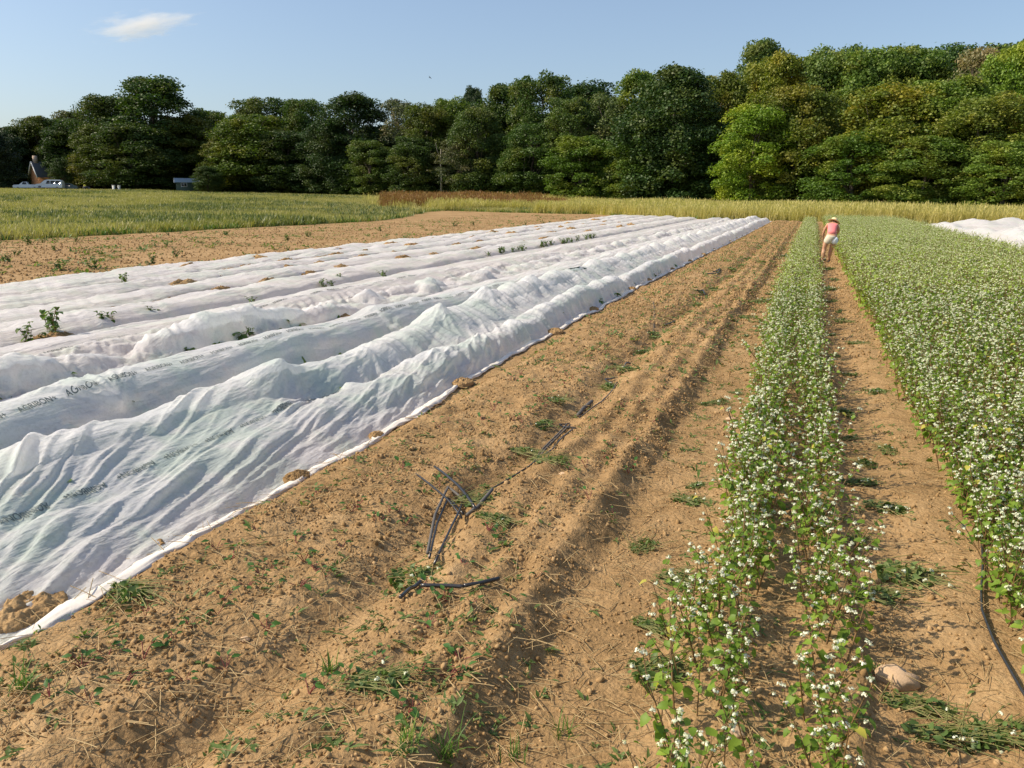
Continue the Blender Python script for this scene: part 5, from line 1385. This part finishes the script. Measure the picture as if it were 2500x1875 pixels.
def hood_car():
    z = float(terrain(-143.8, 131.3)) + .1; r = empty('parked_car', (-143.6, 131.0, z), R(215)); W = 1.75
    tag(r, 'dark teal car right of the van with its hood raised', 'car')
    pr = [(2.2, .3), (2.25, .6), (1.2, .85), (.6, 1.3), (-.9, 1.35), (-1.6, .95), (-2.2, .9), (-2.25, .3)]
    obj('body', car_body(pr, W, CARP['teal'], belt=.8), r); pane(r, [(.75, .88), (-1.2, .9), (-.85, 1.27), (.55, 1.25)], offs(W, .8))
    mb = MB(); mb.add([(1.1, -.75, .9), (1.1, .75, .9), (2.0, .7, 1.65), (2.0, -.7, 1.65), (1.1, -.75, .94), (1.1, .75, .94), (1.98, .7, 1.69), (1.98, -.7, 1.69)], [(0, 1, 2, 3), (4, 5, 6, 7), (0, 1, 5, 4), (2, 3, 7, 6), (1, 2, 6, 5), (0, 3, 7, 4)])
    mb.build('hood', CARP['silver'], r); wheels(r, (1.4, -1.4), W, .32)
hood_car()
YEL = simple_mat('yellow_light_colour', (.85, .75, .08), .5, var=.05)
z = float(terrain(-140.6, 133.2)); r = empty('garden_tractor', (-140.6, 133.2, z + .2), R(229)); tag(r, 'small dark machine with two yellow lights right of the teal car', 'machine')
MB().box(-.6, .6, -.9, .9, .35, .75).build('chassis', DARK, r)
for y in (-.55, .55): mb = MB(); mb.tube([[.3, y - .24, .88], [.3, y + .24, .88]], .2, 14); mb.build('yellow_light', YEL, r, True)  # the machine's two yellow lights, drum shaped and only coloured, no glow
wheels(r, (.45, -.45), 1.9, .3)
WB = simple_mat('white_plastic', (.72, .72, .68), .5, var=.05)
for (x, y, lb) in ((-134.9, 134.6, 'left one of two white bins by the road'), (-134.2, 135.3, 'right one of two white bins by the road')):
    z = float(terrain(x, y)) + .15; r = empty('bin', (x, y, z), R(45)); tag(r, lb, 'bin', 'two white bins')
    mb = MB(); mb.add([(-.22, -.22, 0), (.22, -.22, 0), (.22, .22, 0), (-.22, .22, 0), (-.3, -.3, 1.0), (.3, -.3, 1.0), (.3, .3, 1.0), (-.3, .3, 1.0)], [(0, 1, 2, 3), (4, 5, 6, 7), (0, 1, 5, 4), (1, 2, 6, 5), (2, 3, 7, 6), (3, 0, 4, 7)]); mb.build('body', WB, r)
    MB().box(-.33, .33, -.33, .33, 1.0, 1.07).build('lid', WB, r)
# ------------------------------------------------------------------ bird and cloud
BIRD = simple_mat('dark_feather', (.04, .035, .035), .8)
r = empty('bird', (-63.9, 135.7, 22.0), R(60)); tag(r, 'small dark bird gliding in the sky above the woods', 'bird'); r.rotation_euler = (R(35), 0, R(60)); r.scale = (.8, .8, .8)
mb = MB(); mb.tube([[-.28, 0, 0], [-.16, 0, 0], [0, 0, .01], [.16, 0, .02], [.24, 0, .03], [.30, 0, .01]], [.05, .03, .06, .055, .03, .008], 8)
for s_ in (-1, 1):
    mb.add([(.12, s_ * .04, .03), (-.10, s_ * .04, .03), (-.06, s_ * .30, .12), (.14, s_ * .28, .12), (-.12, s_ * .58, .10), (.0, s_ * .60, .10)], [(0, 1, 2, 3), (3, 2, 4, 5)])
mb.build('body', BIRD, r, False)
m, nt, out = new_mat('cloud_vapour'); n = N(nt)
oc = n('TexCoord').outputs['Object']
t = n.tex(2.2, 5, .62, oc)
ln = n('VectorMath', {0: oc}, operation='LENGTH').outputs['Value']
d = n.math('MULTIPLY', n.math('SUBTRACT', n.math('ADD', n.math('MULTIPLY', t.outputs[0], 2.4), -.46), ln, clamp=True), .030)
pv = n('VolumePrincipled', {'Color': (.95, .95, .97, 1), 'Density': d, 'Anisotropy': .2})
n.link(pv.outputs[0], out.inputs['Volume'])
V, F = clod(3, 3)
o = obj('cloud', mesh_data('cloud', V * [1.2, 1.5, 2.0], F, m), None, (-2035, 2205, 525)); o.scale = (190, 90, 46); o.rotation_euler = (0, R(-12), R(43))
tag(o, 'single small white wispy cloud in the upper left of the sky', 'cloud')
scene.cycles.volume_bounces = 2
